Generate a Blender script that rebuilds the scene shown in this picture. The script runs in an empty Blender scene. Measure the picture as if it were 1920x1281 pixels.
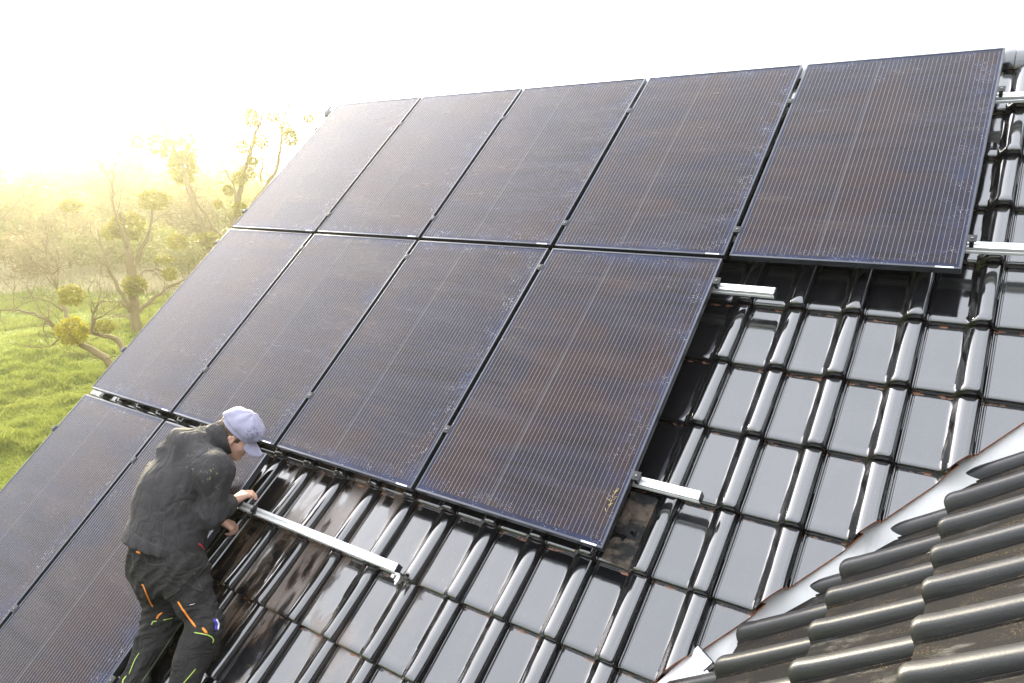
import bpy, bmesh, math, random
import numpy as np
from mathutils import Vector, Matrix
from mathutils.bvhtree import BVHTree

random.seed(7)
RNG = np.random.default_rng(11)
S = bpy.context.scene
COL = S.collection

# ------------------------------------------------------------------ camera
CAM = Vector((5.6958, -5.2039, -0.7168))
RX = Vector((0.82100, 0.57092, -0.00272))      # picture right
RY = Vector((0.12318, -0.18179, -0.97559))     # picture down
RZ = Vector((-0.55748, 0.80063, -0.21957))     # view direction
FPX, IW, IH = 1367.2, 1920.0, 1281.0
cd = bpy.data.cameras.new('camera')
cam = bpy.data.objects.new('camera', cd)
COL.objects.link(cam)
m3 = Matrix((RX, -RY, -RZ)).transposed()
cam.matrix_world = Matrix.Translation(CAM) @ m3.to_4x4()
cd.sensor_width = 36.0
cd.lens = FPX / IW * 36.0
cd.clip_start = 0.05
cd.clip_end = 1500
S.camera = cam

# ------------------------------------------------------------------ world, sun, exposure
SUN_EL, SUN_AZ = math.radians(17.0), math.radians(-63.0)   # azimuth from +Y, negative to the left (-X)
SUN_DIR = Vector((math.sin(SUN_AZ) * math.cos(SUN_EL), math.cos(SUN_AZ) * math.cos(SUN_EL), math.sin(SUN_EL)))
W = bpy.data.worlds.new('World')
S.world = W
W.use_nodes = True
nt = W.node_tree
nt.nodes.clear()
sky = nt.nodes.new('ShaderNodeTexSky')
sky.sky_type = 'NISHITA'
sky.sun_disc = False
sky.sun_elevation = SUN_EL
sky.sun_rotation = SUN_AZ
sky.dust_density = 2.0
tc = nt.nodes.new('ShaderNodeTexCoord')
mp = nt.nodes.new('ShaderNodeMapping')
mp.inputs['Scale'].default_value = (1.0, 1.0, 2.2)
nz = nt.nodes.new('ShaderNodeTexNoise')
nz.inputs['Scale'].default_value = 2.1
nz.inputs['Detail'].default_value = 5.0
nz.inputs['Roughness'].default_value = 0.55
cr = nt.nodes.new('ShaderNodeValToRGB')
cr.color_ramp.elements[0].position = 0.30
cr.color_ramp.elements[0].color = (5.2, 5.45, 5.95, 1)
cr.color_ramp.elements[1].position = 0.72
cr.color_ramp.elements[1].color = (7.9, 8.1, 8.5, 1)
mx = nt.nodes.new('ShaderNodeMix')
mx.data_type = 'RGBA'
mx.inputs[0].default_value = 0.72
bg = nt.nodes.new('ShaderNodeBackground')
bg.inputs['Strength'].default_value = 0.11
wo = nt.nodes.new('ShaderNodeOutputWorld')
nt.links.new(tc.outputs['Generated'], mp.inputs['Vector'])
nt.links.new(mp.outputs['Vector'], nz.inputs['Vector'])
nt.links.new(nz.outputs['Fac'], cr.inputs['Fac'])
nt.links.new(sky.outputs['Color'], mx.inputs[6])
sx = nt.nodes.new('ShaderNodeSeparateXYZ')
nt.links.new(tc.outputs['Generated'], sx.inputs[0])
dp = nt.nodes.new('ShaderNodeVectorMath'); dp.operation = 'DOT_PRODUCT'
nt.links.new(tc.outputs['Generated'], dp.inputs[0]); dp.inputs[1].default_value = SUN_DIR
def wmath(op, a, b, clamp=False):
    x = nt.nodes.new('ShaderNodeMath'); x.operation = op; x.use_clamp = clamp
    for i, v in enumerate((a, b)):
        if isinstance(v, (int, float)): x.inputs[i].default_value = v
        else: nt.links.new(v, x.inputs[i])
    return x.outputs[0]
zen = wmath('ADD', wmath('MULTIPLY', wmath('MAXIMUM', sx.outputs[2], 0.0), 0.9), 0.6)     # overcast: brighter overhead
aur = wmath('ADD', wmath('MULTIPLY', wmath('POWER', wmath('MAXIMUM', dp.outputs['Value'], 0.0), 6.0), 4.3), 1.0)   # thin cloud glows round the sun
vs_ = nt.nodes.new('ShaderNodeVectorMath'); vs_.operation = 'SCALE'
nt.links.new(cr.outputs['Color'], vs_.inputs[0]); nt.links.new(wmath('MULTIPLY', zen, aur), vs_.inputs['Scale'])
warm = nt.nodes.new('ShaderNodeMix'); warm.data_type = 'RGBA'; warm.blend_type = 'MULTIPLY'
nt.links.new(wmath('MULTIPLY', wmath('POWER', wmath('MAXIMUM', dp.outputs['Value'], 0.0), 4.0), 0.9, True), warm.inputs[0])
nt.links.new(vs_.outputs[0], warm.inputs[6]); warm.inputs[7].default_value = (1.0, 0.87, 0.79, 1)
nt.links.new(warm.outputs[2], mx.inputs[7])
nt.links.new(mx.outputs[2], bg.inputs['Color'])
nt.links.new(bg.outputs['Background'], wo.inputs['Surface'])

sd = bpy.data.lights.new('sun', 'SUN')
sd.energy = 3.2
sd.angle = math.radians(11)
sd.color = (1.0, 0.90, 0.60)
sun = bpy.data.objects.new('sun', sd)
COL.objects.link(sun)
sun.rotation_euler = SUN_DIR.to_track_quat('Z', 'Y').to_euler()

S.view_settings.view_transform = 'Standard'
S.view_settings.look = 'None'
S.view_settings.gamma = 1.0
S.view_settings.exposure = 2.1
try:
    S.view_settings.use_curve_mapping = False
except Exception:
    pass
S.render.engine = 'CYCLES'
S.cycles.max_bounces = 8
S.cycles.volume_bounces = 1
S.cycles.use_denoising = True
try:
    S.cycles.denoiser = 'OPENIMAGEDENOISE'
except Exception:
    pass

# ------------------------------------------------------------------ roof coordinates
PITCH = math.radians(40.5)
SA, CA = math.sin(PITCH), math.cos(PITCH)
def rw(u, v, n):                     # along the ridge, down the slope, out of the slope
    return Vector((u, -(v * CA + n * SA), -v * SA + n * CA))
ROOF_ROT = Matrix(((1, 0, 0), (0, CA, -SA), (0, SA, CA)))       # columns: u, up-slope, normal
def roof_mat(u, v, n):
    return Matrix.Translation(rw(u, v, n)) @ ROOF_ROT.to_4x4()
def ray(px, py):
    return RX * ((px - IW / 2) / FPX) + RY * ((py - IH / 2) / FPX) + RZ
def W3(px, py, d):                   # the point seen at a pixel at a distance along the view
    return CAM + ray(px, py) * d
GROUND_Z = CAM.z - 7.0

# ------------------------------------------------------------------ object helpers
def finish(me, mat=None, smooth=True, sharp=None):
    if mat is not None:
        for m in (mat if isinstance(mat, (list, tuple)) else [mat]):
            me.materials.append(m)
    me.polygons.foreach_set('use_smooth', [smooth] * len(me.polygons))
    if smooth and sharp:
        me.set_sharp_from_angle(angle=math.radians(sharp))
    me.update()
    return me
def link(name, me, parent=None, mw=None):
    o = bpy.data.objects.new(name, me)
    COL.objects.link(o)
    if mw is not None:
        o.matrix_basis = mw
    if parent is not None:
        o.parent = parent
        o.matrix_parent_inverse = WORLD[parent.name].inverted()
    WORLD[o.name] = mw.copy() if mw is not None else Matrix.Identity(4)
    return o
WORLD = {}
def mesh_from(verts, faces, name='mesh'):
    me = bpy.data.meshes.new(name)
    me.from_pydata([tuple(v) for v in verts], [], faces)
    return me
def bm_mesh(bm, name='mesh'):
    bmesh.ops.recalc_face_normals(bm, faces=bm.faces[:])
    me = bpy.data.meshes.new(name)
    bm.to_mesh(me)
    bm.free()
    return me
def tag(o, label=None, cat=None, group=None, kind=None):
    if label: o['label'] = label
    if cat: o['category'] = cat
    if group: o['group'] = group
    if kind: o['kind'] = kind
    return o
def box(bm, x0, x1, y0, y1, z0, z1, bevel=0.0, mat_index=0):
    vs = [bm.verts.new((x, y, z)) for z in (z0, z1) for y in (y0, y1) for x in (x0, x1)]
    fs = [bm.faces.new([vs[i] for i in f]) for f in ((0, 2, 3, 1), (4, 5, 7, 6), (0, 1, 5, 4), (1, 3, 7, 5), (3, 2, 6, 7), (2, 0, 4, 6))]
    for f in fs: f.material_index = mat_index
    if bevel > 0:
        es = list({e for f in fs for e in f.edges})
        bmesh.ops.bevel(bm, geom=es, offset=bevel, segments=2, affect='EDGES', profile=0.6)
def cyl(bm, p0, p1, r0, r1=None, seg=10, caps=True):
    p0, p1 = Vector(p0), Vector(p1)
    r1 = r0 if r1 is None else r1
    q = (p1 - p0).to_track_quat('Z', 'Y')
    rings = []
    for p, r in ((p0, r0), (p1, r1)):
        rings.append([bm.verts.new(p + q @ Vector((r * math.cos(6.2832 * k / seg), r * math.sin(6.2832 * k / seg), 0))) for k in range(seg)])
    for k in range(seg):
        bm.faces.new((rings[0][k], rings[0][(k + 1) % seg], rings[1][(k + 1) % seg], rings[1][k]))
    if caps:
        bm.faces.new(rings[0][::-1]); bm.faces.new(rings[1])
def tube_arrays(pts, radii, seg=6):
    """vertices and faces of a tapering tube along a polyline"""
    pts = [Vector(p) for p in pts]
    V, F = [], []
    up = Vector((0.3, 0.2, 1)).normalized()
    for i, p in enumerate(pts):
        t = (pts[min(i + 1, len(pts) - 1)] - pts[max(i - 1, 0)])
        t = t.normalized() if t.length > 1e-9 else Vector((0, 0, 1))
        a = t.cross(up)
        if a.length < 1e-3: a = t.cross(Vector((1, 0, 0)))
        a.normalize(); b = t.cross(a)
        for k in range(seg):
            c = 6.28318 * k / seg
            V.append(p + (a * math.cos(c) + b * math.sin(c)) * radii[i])
    for i in range(len(pts) - 1):
        for k in range(seg):
            F.append((i * seg + k, i * seg + (k + 1) % seg, (i + 1) * seg + (k + 1) % seg, (i + 1) * seg + k))
    F.append(tuple(range(seg))[::-1]); F.append(tuple((len(pts) - 1) * seg + k for k in range(seg)))
    return V, F

# ------------------------------------------------------------------ material helpers
class NT:
    def __init__(s, name):
        s.m = bpy.data.materials.new(name); s.m.use_nodes = True
        s.t = s.m.node_tree; s.t.nodes.clear()
        s.out = s.t.nodes.new('ShaderNodeOutputMaterial')
        s.b = s.t.nodes.new('ShaderNodeBsdfPrincipled')
        s.t.links.new(s.b.outputs[0], s.out.inputs['Surface'])
    def n(s, typ, **kw):
        x = s.t.nodes.new('ShaderNode' + typ)
        for k, v in kw.items(): setattr(x, k, v)
        return x
    def put(s, sock, v):
        if isinstance(v, (int, float)): sock.default_value = v
        elif isinstance(v, (tuple, list)):
            sock.default_value = tuple(v) + ((1,) if len(v) == 3 and sock.type == 'RGBA' else ())
        else: s.t.links.new(v, sock)
    def math(s, op, a, b=0.0, c=0.0, clamp=False):
        x = s.n('Math', operation=op, use_clamp=clamp)
        for i, v in enumerate((a, b, c)): s.put(x.inputs[i], v)
        return x.outputs[0]
    def mix(s, f, a, b):
        x = s.n('Mix', data_type='RGBA')
        s.put(x.inputs[0], f); s.put(x.inputs[6], a); s.put(x.inputs[7], b)
        return x.outputs[2]
    def ramp(s, f, lo, hi):
        x = s.n('MapRange', interpolation_type='SMOOTHSTEP'); s.put(x.inputs[0], f)
        x.inputs[1].default_value = lo; x.inputs[2].default_value = hi
        return x.outputs[0]
    def lin(s, f, a, b, c, d):
        x = s.n('MapRange'); s.put(x.inputs[0], f)
        for i, v in enumerate((a, b, c, d)): x.inputs[i + 1].default_value = v
        return x.outputs[0]
    def coord(s, kind='Object'):
        if kind == 'Position': return s.n('NewGeometry').outputs['Position']
        return s.n('TexCoord').outputs[kind]
    def scaled(s, vec, sc, rot=(0, 0, 0)):
        x = s.n('Mapping'); s.put(x.inputs['Vector'], vec)
        x.inputs['Scale'].default_value = sc; x.inputs['Rotation'].default_value = rot
        return x.outputs[0]
    def noise(s, vec, scale=5, detail=3, rough=0.5, dist=0.0, out='Fac'):
        x = s.n('TexNoise'); s.put(x.inputs['Vector'], vec)
        x.inputs['Scale'].default_value = scale; x.inputs['Detail'].default_value = detail
        x.inputs['Roughness'].default_value = rough; x.inputs['Distortion'].default_value = dist
        return x.outputs[out]
    def voro(s, vec, scale=5, feature='F1', out='Distance'):
        x = s.n('TexVoronoi', feature=feature); s.put(x.inputs['Vector'], vec); x.inputs['Scale'].default_value = scale
        return x.outputs[out]
    def xyz(s, vec):
        x = s.n('SeparateXYZ'); s.put(x.inputs[0], vec)
        return x.outputs
    def dot(s, vec, v):
        x = s.n('VectorMath', operation='DOT_PRODUCT'); s.put(x.inputs[0], vec); x.inputs[1].default_value = v
        return x.outputs['Value']
    def add_rand(s, vec, k=37.0):
        r = s.n('ObjectInfo').outputs['Random']
        x = s.n('VectorMath', operation='ADD'); s.put(x.inputs[0], vec)
        c = s.n('CombineXYZ'); s.put(c.inputs[0], s.math('MULTIPLY', r, k)); s.put(c.inputs[1], s.math('MULTIPLY', r, k * 1.7)); s.put(c.inputs[2], s.math('MULTIPLY', r, k * .6))
        s.t.links.new(c.outputs[0], x.inputs[1])
        return x.outputs[0]
    def bump(s, h, strength=0.2, dist=0.01):
        x = s.n('Bump'); s.put(x.inputs['Height'], h)
        x.inputs['Strength'].default_value = strength; x.inputs['Distance'].default_value = dist
        s.t.links.new(x.outputs[0], s.b.inputs['Normal'])
    def set(s, **kw):
        names = dict(col='Base Color', rough='Roughness', metal='Metallic', ior='IOR', spec='Specular IOR Level', coat='Coat Weight',
                     coat_rough='Coat Roughness', sheen='Sheen Weight', sub='Subsurface Weight', trans='Transmission Weight')
        for k, v in kw.items(): s.put(s.b.inputs[names[k]], v)
        return s
def plain(name, col, rough=0.6, metal=0.0, var=0.15, scale=20.0, bump=0.0, **kw):
    t = NT(name)
    p = t.coord('Object')
    f = t.noise(p, scale, 4)
    t.set(col=t.mix(t.lin(f, .3, .7, 0, 1), [c * (1 - var) for c in col], [c * (1 + var) for c in col]), rough=rough, metal=metal, **kw)
    if bump: t.bump(f, bump, .004)
    return t.m

def mat_tile(name, rough_lo, rough_hi, stains, ior=1.9, dusty=0.0):
    """black glazed roof tile: a little dust everywhere, brown dried streaks where the work was done"""
    t = NT(name)
    o = t.coord('Object'); P = t.coord('Position')
    u = t.xyz(P)[0]; v = t.dot(P, (0, -CA, -SA))
    ro = t.add_rand(o)
    n1 = t.noise(t.scaled(ro, (14, 3, 14)), 1.0, 4, .6)
    film = t.ramp(n1, .45, .8)
    col = t.mix(t.math('MULTIPLY', film, .5), (.0065, .0065, .0075), (.020, .019, .0195))
    rough = t.lin(film, 0, 1, rough_lo, rough_hi)
    # dust gathers in the flutes either side of the roll (object x of the tile)
    ox = t.xyz(o)[0]; oy = t.xyz(o)[1]
    fl = t.math('SUBTRACT', 1.0, t.ramp(t.math('ABSOLUTE', t.math('SUBTRACT', ox, .166)), .002, .014))
    fl = t.math('MULTIPLY', fl, t.ramp(t.noise(t.scaled(ro, (60, 9, 60)), 1.0, 4, .6), .42, .62))
    col = t.mix(t.math('MULTIPLY', fl, .25 + .6 * dusty), col, (.05, .040, .030))
    rough = t.math('MAXIMUM', rough, t.math('MULTIPLY', fl, .22 + .3 * dusty))
    if dusty:
        pan = t.math('SUBTRACT', 1.0, t.ramp(ox, .15, .19))
        gr = t.ramp(t.noise(t.scaled(ro, (12, 4, 12)), 1.0, 6, .7), .26, .46)
        gr = t.math('MULTIPLY', t.math('MULTIPLY', gr, pan), dusty)
        fine = t.noise(ro, 180, 2, .6)
        dc = t.mix(t.math('MULTIPLY', t.ramp(fine, .52, .70), t.ramp(t.noise(t.scaled(ro, (20, 7, 20)), 1.0, 4, .65), .46, .64)), (.0125, .0115, .011), (.12, .085, .042))
        col = t.mix(gr, col, dc)
        rough = t.math('MAXIMUM', rough, t.math('MULTIPLY', gr, .92))
    if stains:
        # brown mortar dust smeared down the slope
        a = t.math('POWER', t.math('DIVIDE', t.math('SUBTRACT', u, 2.65), .95), 2.0)
        b = t.math('POWER', t.math('DIVIDE', t.math('SUBTRACT', v, 4.0), .75), 2.0)
        reg = t.math('SUBTRACT', 1.0, t.ramp(t.math('ADD', a, b), .35, 1.3))
        st = t.noise(t.scaled(P, (16, 3.0, 3.0)), 1.0, 5, .6, .4)
        big = t.noise(t.scaled(P, (4.2, 2.6, 2.6)), 1.0, 2, .5)
        k = t.math('MULTIPLY', reg, t.ramp(t.math('ADD', t.math('MULTIPLY', st, .55), t.math('MULTIPLY', big, .6)), .52, .68))
        low = t.math('SUBTRACT', 1.0, t.ramp(ox, .165, .185))
        edge = t.math('SUBTRACT', 1.0, t.ramp(t.math('ABSOLUTE', t.math('SUBTRACT', ox, .176)), .004, .016))
        k = t.math('MULTIPLY', k, t.math('ADD', t.math('MULTIPLY', low, .85), .12))
        ke = t.math('MULTIPLY', t.math('MULTIPLY', edge, reg), t.ramp(t.noise(t.scaled(P, (30, 5, 5)), 1.0, 4, .6), .40, .58))
        k = t.math('MAXIMUM', k, t.math('MULTIPLY', ke, .8))
        bc = t.mix(t.noise(P, 45, 4, .65), (.020, .012, .007), (.14, .085, .048))
        col = t.mix(t.math('MULTIPLY', k, .85), col, bc)
        rough = t.math('MAXIMUM', rough, t.math('MULTIPLY', k, .42))
    # bare clay crumbs just below the next tile up
    hl = t.math('MULTIPLY', t.ramp(oy, .375, .381), t.math('MULTIPLY', t.ramp(t.noise(t.scaled(ro, (22, 60, 22)), 1.0, 3, .6), .50, .66), t.math('SUBTRACT', 1.0, t.ramp(ox, .15, .17))))
    col = t.mix(hl, col, (.24, .085, .022))
    rough = t.math('MAXIMUM', rough, t.math('MULTIPLY', hl, .8))
    speck = t.ramp(t.noise(ro, 260, 1, .5), .71, .76)
    col = t.mix(t.math('MULTIPLY', speck, .5), col, (.16, .13, .10))
    rnd = t.n('ObjectInfo').outputs['Random']
    sm = t.ramp(t.noise(t.scaled(ro, (34, 1.6, 34)), 1.0, 4, .6, .6), .58, .70)
    sm = t.math('MULTIPLY', t.math('MULTIPLY', sm, t.ramp(rnd, .35, .9)), t.ramp(t.noise(ro, 5, 2), .40, .60))
    if dusty: sm = t.math('MULTIPLY', sm, .15)
    col = t.mix(t.math('MULTIPLY', sm, .55), col, (.045, .043, .042))
    rough = t.math('MAXIMUM', t.math('ADD', rough, t.math('MULTIPLY', rnd, .05)), t.math('MULTIPLY', sm, .30))
    t.set(col=col, rough=rough, ior=ior)
    if dusty: t.set(spec=t.lin(gr, 0, 1, .5, .10))
    w = t.noise(t.scaled(ro, (9, 5, 9)), 1.0, 2, .5)
    w2 = t.noise(ro, 140, 2, .5)
    t.bump(t.math('ADD', w, t.math('MULTIPLY', w2, .30 if dusty else .012)), .30 if dusty else .20, .006)
    return t.m

M_TILE = mat_tile('glazed_black_tile', .06, .15, True, 2.1)
M_DTILE = mat_tile('matt_black_tile', .40, .52, False, 1.62, dusty=1.0)
def mat_clay():
    t = NT('fired_clay'); p = t.coord('Object')
    f = t.noise(p, 60, 4, .65); g = t.noise(p, 9, 2)
    c = t.mix(f, (.30, .085, .02), (.58, .20, .055))
    t.set(col=t.mix(t.ramp(g, .55, .7), c, (.05, .03, .02)), rough=.85); t.bump(f, .5, .004)
    return t.m
M_CLAY = mat_clay()

def mat_glass():
    t = NT('solar_glass')
    o = t.coord('Object'); P = t.coord('Position')
    x, y, z = t.xyz(o)
    ro = t.add_rand(o, 53.0)
    PT = .0232
    fr = t.math('FRACT', t.math('ADD', t.math('DIVIDE', x, PT), 100.5))
    ln = t.math('LESS_THAN', t.math('ABSOLUTE', t.math('SUBTRACT', fr, .5)), .030)
    inx = t.math('LESS_THAN', t.math('ABSOLUTE', x), .512); iny = t.math('LESS_THAN', t.math('ABSOLUTE', y), .828)
    ln = t.math('MULTIPLY', ln, t.math('MULTIPLY', inx, iny))
    # cell tone differences, plus brown-blue cloudy reflections painted into the colour
    n1 = t.noise(t.scaled(ro, (1.2, .9, 1)), 1.1, 3, .55)
    n2 = t.noise(t.scaled(ro, (1.2, 5.5, 1)), 1.2, 4, .6)
    row = t.math('FRACT', t.math('ADD', t.math('DIVIDE', y, .172), 50.0))
    sid = t.math('FLOOR', t.math('ADD', t.math('DIVIDE', x, .172), 50.5)); cid = t.math('FLOOR', t.math('ADD', t.math('DIVIDE', y, .172), 50.0))
    cc = t.n('CombineXYZ'); t.put(cc.inputs[0], sid); t.put(cc.inputs[1], cid)
    wn = t.n('TexWhiteNoise', noise_dimensions='3D'); t.put(wn.inputs['Vector'], cc.outputs[0])
    tone = t.math('ADD', t.math('MULTIPLY', n1, .62), t.math('ADD', t.math('MULTIPLY', n2, .38), t.math('MULTIPLY', t.math('SUBTRACT', wn.outputs['Value'], .5), .05)))
    cell = t.mix(t.ramp(tone, .40, .60), (.021, .0105, .0100), (.0085, .0078, .0185))
    cell = t.mix(t.ramp(t.noise(t.scaled(ro, (2.4, 1.6, 1)), 1.0, 3, .55), .52, .72), cell, (.020, .0145, .0155))
    # dark bands running across the sheet: banded reflections painted into the colour
    wb = t.noise(t.scaled(ro, (1.0, 26, 1), (0, 0, .03)), 1.0, 3, .6, .5)
    refl_band = t.math('MULTIPLY', t.ramp(wb, .50, .62), t.ramp(n1, .42, .6))
    # middle seam and one broad faint ribbon
    mid = t.math('LESS_THAN', t.math('ABSOLUTE', y), .0030)
    rib = t.math('SUBTRACT', 1.0, t.ramp(t.math('ABSOLUTE', t.math('SUBTRACT', x, -.098)), .004, .010))
    col = t.mix(t.math('MULTIPLY', refl_band, .75), cell, (.006, .004, .004))
    col = t.mix(t.math('MULTIPLY', mid, .7), col, (.004, .004, .006))
    col = t.mix(t.math('MULTIPLY', rib, .45), col, (.06, .06, .068))
    bd = t.math('MAXIMUM', t.ramp(t.math('ABSOLUTE', x), .507, .516), t.ramp(t.math('ABSOLUTE', y), .824, .836))
    col = t.mix(bd, col, (.008, .011, .032))
    col = t.mix(t.math('MULTIPLY', ln, .85), col, (.27, .25, .245))
    # dried splashes: pale blue-grey bloom and specks near the right and lower edges
    ex = t.math('SUBTRACT', 1.0, t.ramp(t.math('ABSOLUTE', t.math('SUBTRACT', x, .50)), .02, .16))
    ey = t.math('SUBTRACT', 1.0, t.ramp(t.math('ABSOLUTE', t.math('ADD', t.math('ABSOLUTE', y), -.84)), .015, .11))
    em = t.math('MAXIMUM', ex, ey)
    bl = t.math('MULTIPLY', em, t.ramp(t.noise(ro, 6, 5, .7), .44, .66))
    sp = t.ramp(t.noise(ro, 150, 2, .6), .60, .70)
    pat = t.math('MAXIMUM', t.math('MULTIPLY', em, 1.0), t.ramp(t.noise(ro, 2.2, 3, .6), .60, .76))
    spk = t.math('MULTIPLY', sp, t.math('MULTIPLY', pat, t.ramp(t.noise(ro, 11, 3, .6), .45, .65)))
    col = t.mix(t.math('MULTIPLY', bl, .35), col, (.022, .032, .085))
    col = t.mix(t.math('MULTIPLY', spk, .75), col, (.42, .45, .55))
    dust = t.ramp(t.noise(t.scaled(ro, (2, 7, 2)), 1.0, 3, .55), .4, .75)
    col = t.mix(t.math('MULTIPLY', dust, .05), col, (.20, .155, .145))
    rg = t.math('ADD', .20, t.math('MULTIPLY', dust, .10))
    rg = t.math('ADD', rg, t.math('MULTIPLY', spk, .3))
    t.set(col=col, rough=rg, ior=1.28)
    t.bump(t.noise(t.scaled(ro, (2, 7, 2)), 1.0, 2, .5), .05, .01)
    return t.m
M_GLASS = mat_glass()
M_FRAME = plain('black_anodised_frame', (.065, .068, .078), .32, .75, .12, 14)
M_STICK = plain('white_sticker', (.72, .72, .72), .5, 0, .05)
def mat_alu():
    t = NT('mill_aluminium'); p = t.coord('Object')
    f = t.noise(t.scaled(p, (1.5, 90, 90)), 1.0, 4, .6)
    g = t.noise(p, 7, 3)
    t.set(col=t.mix(f, (.80, .80, .80), (.92, .92, .91)), rough=t.lin(g, .3, .7, .36, .5), metal=.55)
    t.bump(f, .06, .002)
    return t.m
M_ALU = mat_alu()
M_STEEL = plain('stainless_steel', (.62, .60, .57), .3, .95, .1, 30)
M_BLACKMETAL = plain('black_clamp_metal', (.012, .012, .013), .6, 0, .2, 30)
M_DARKBOLT = plain('dark_bolt', (.22, .22, .23), .4, .6, .2, 30)
M_CAP = plain('black_plastic_cap', (.012, .012, .013), .45, 0, .2, 30)
def mat_flash():
    t = NT('painted_valley_sheet'); p = t.coord('Position')
    f = t.noise(p, 3.5, 5, .65); g = t.noise(t.scaled(p, (9, 2, 3)), 1, 4, .6)
    c = t.mix(t.ramp(f, .4, .7), (.84, .835, .81), (.74, .745, .74))
    c = t.mix(t.math('MULTIPLY', t.ramp(g, .58, .76), .35), c, (.36, .38, .40))
    t.set(col=c, rough=t.lin(f, .3, .7, .32, .5), metal=.15)
    t.bump(f, .12, .01)
    return t.m
M_FLASH = mat_flash()
M_FELT = plain('roof_underlay', (.012, .011, .011), .8, 0, .4, 20, .4)
M_WOOD = plain('eaves_timber', (.09, .06, .04), .7, 0, .3, 8)
M_WALL = plain('rendered_wall', (.55, .52, .46), .9, 0, .06, 12, .3)

# ------------------------------------------------------------------ roof tile
TW, TL = .2673, .3904
def tile_solid(nx_fine=True, round_nose=0.0):
    """closed solid of one tile: x across, y up the slope from the nose, z out of the slope"""
    if nx_fine:
        xs = [0.0005, .004, .007, .012, .016, .019, .026, .06, .10, .140, .152, .160, .167, .174, .181, .188, .195, .202, .212, .224, .236, .246, .253, .2585, .2625, .2650, .2664]
        ys = [0, .0015, .005, .010, .018, .027, .038, .052, .09, .18, .27, .36, .395, .44]
    else:
        xs = [0.001, .016, .09, .156, .170, .185, .200, .225, .245, .258, .2655]
        ys = [0, .006, .018, .2, .44]
    def prof(x, y):
        tp = min(1, y / .40) ** .7
        hh = .038 - .010 * tp
        k = min(1, max(0, (x - (.164 - .008 * tp)) / .038)); k = .35 * k * k * (3 - 2 * k) + .65 * (1 - (1 - k) ** 2)
        e = max(0, (x - (.2505 - .003 * tp)) / .0160)
        e = math.sqrt(max(0, 1 - min(1, e) ** 2))
        z = .014 - .032 * (y / TL)
        h = (hh + .005 * (1 - ((x - .228) / .03) ** 2) * k) * k * e - .004 * (1 - e)
        if round_nose and y < round_nose: h *= .20 + .80 * math.sqrt(max(0, 1 - ((round_nose - y) / round_nose) ** 2))
        if x < .0035: h = -.006
        elif x < .010: h = .0030
        elif x < .0175: h = -.0045
        # the nose turns down
        nr = .017
        if y < nr: z -= nr * (1 - math.sqrt(max(0, 1 - ((nr - y) / nr) ** 2)))
        # the pan swells a touch just above the nose and dips at the head
        z += .0022 * math.exp(-((y - .035) / .03) ** 2)
        return z + h
    nx, ny = len(xs), len(ys)
    V = [(x, y, prof(x, y)) for y in ys for x in xs]
    off = nx * ny
    V += [(x, y, max(prof(x, y) - .013, -.016 - .030 * (y / TL)) if y > .012 else -.016 - .0005 * 0 + min(0, prof(x, y) * 0) + (max(0, prof(x, .02) - .014) if prof(x, .02) > .016 else 0)) for y in ys for x in xs]
    F, MI = [], []
    for j in range(ny - 1):
        for i in range(nx - 1):
            a = j * nx + i
            F.append((a, a + 1, a + nx + 1, a + nx)); MI.append(0)
            F.append((off + a, off + a + nx, off + a + nx + 1, off + a + 1)); MI.append(1)
    for i in range(nx - 1):
        F.append((off + i, off + i + 1, i + 1, i)); MI.append(0)
        b = (ny - 1) * nx + i
        F.append((b, b + 1, off + b + 1, off + b)); MI.append(1)
    for j in range(ny - 1):
        a = j * nx; b = a + nx - 1
        F.append((a, a + nx, off + a + nx, off + a)); MI.append(0)
        F.append((b, off + b, off + b + nx, b + nx)); MI.append(0)
    return V, F, MI
TV, TF, TMI = tile_solid()
GV = tile_solid(True, .050)[0]
def tile_mesh(mat, sx=1.0, sy=1.0, cut=None, name='roof_tile', sz=1.0):
    """cut: (point, normal) in tile space, the side the normal points to is sawn off"""
    me = mesh_from([(x * sx, y * sy, z if z < .014 else .014 + (z - .014) * sz) for x, y, z in (GV if sz != 1.0 else TV)], TF, name)
    me.materials.append(mat); me.materials.append(M_CLAY)
    me.polygons.foreach_set('material_index', TMI)
    if cut is not None:
        bm = bmesh.new(); bm.from_mesh(me)
        bmesh.ops.recalc_face_normals(bm, faces=bm.faces[:])
        r = bmesh.ops.bisect_plane(bm, geom=bm.verts[:] + bm.edges[:] + bm.faces[:], plane_co=cut[0], plane_no=cut[1], clear_outer=True)
        es = [g for g in r['geom_cut'] if isinstance(g, bmesh.types.BMEdge)]
        if es:
            fr = bmesh.ops.holes_fill(bm, edges=es, sides=0)
            for f in fr['faces']: f.material_index = 1
        bm.to_mesh(me); bm.free()
        if len(me.polygons) < 6:
            return None
    me.polygons.foreach_set('use_smooth', [True] * len(me.polygons))
    me.set_sharp_from_angle(angle=math.radians(38))
    me.update()
    return me
TILE = tile_mesh(M_TILE)
U0, V0, N0 = 4.571 - TW * 30, 3.107 - TL * 30, -.160
# cut line of the main slope along the valley (roof coordinates u, v)
VA, VB = (4.73, 3.884), (5.792, 2.399)

# the house
HOUSE_AT = Vector((3.0, -2.2, GROUND_Z))
house = bpy.data.objects.new('house', None)
COL.objects.link(house)
house.location = HOUSE_AT
WORLD['house'] = Matrix.Translation(HOUSE_AT)
tag(house, 'house with glossy black tiled roof and side gable carrying solar panels', 'house')

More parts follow.
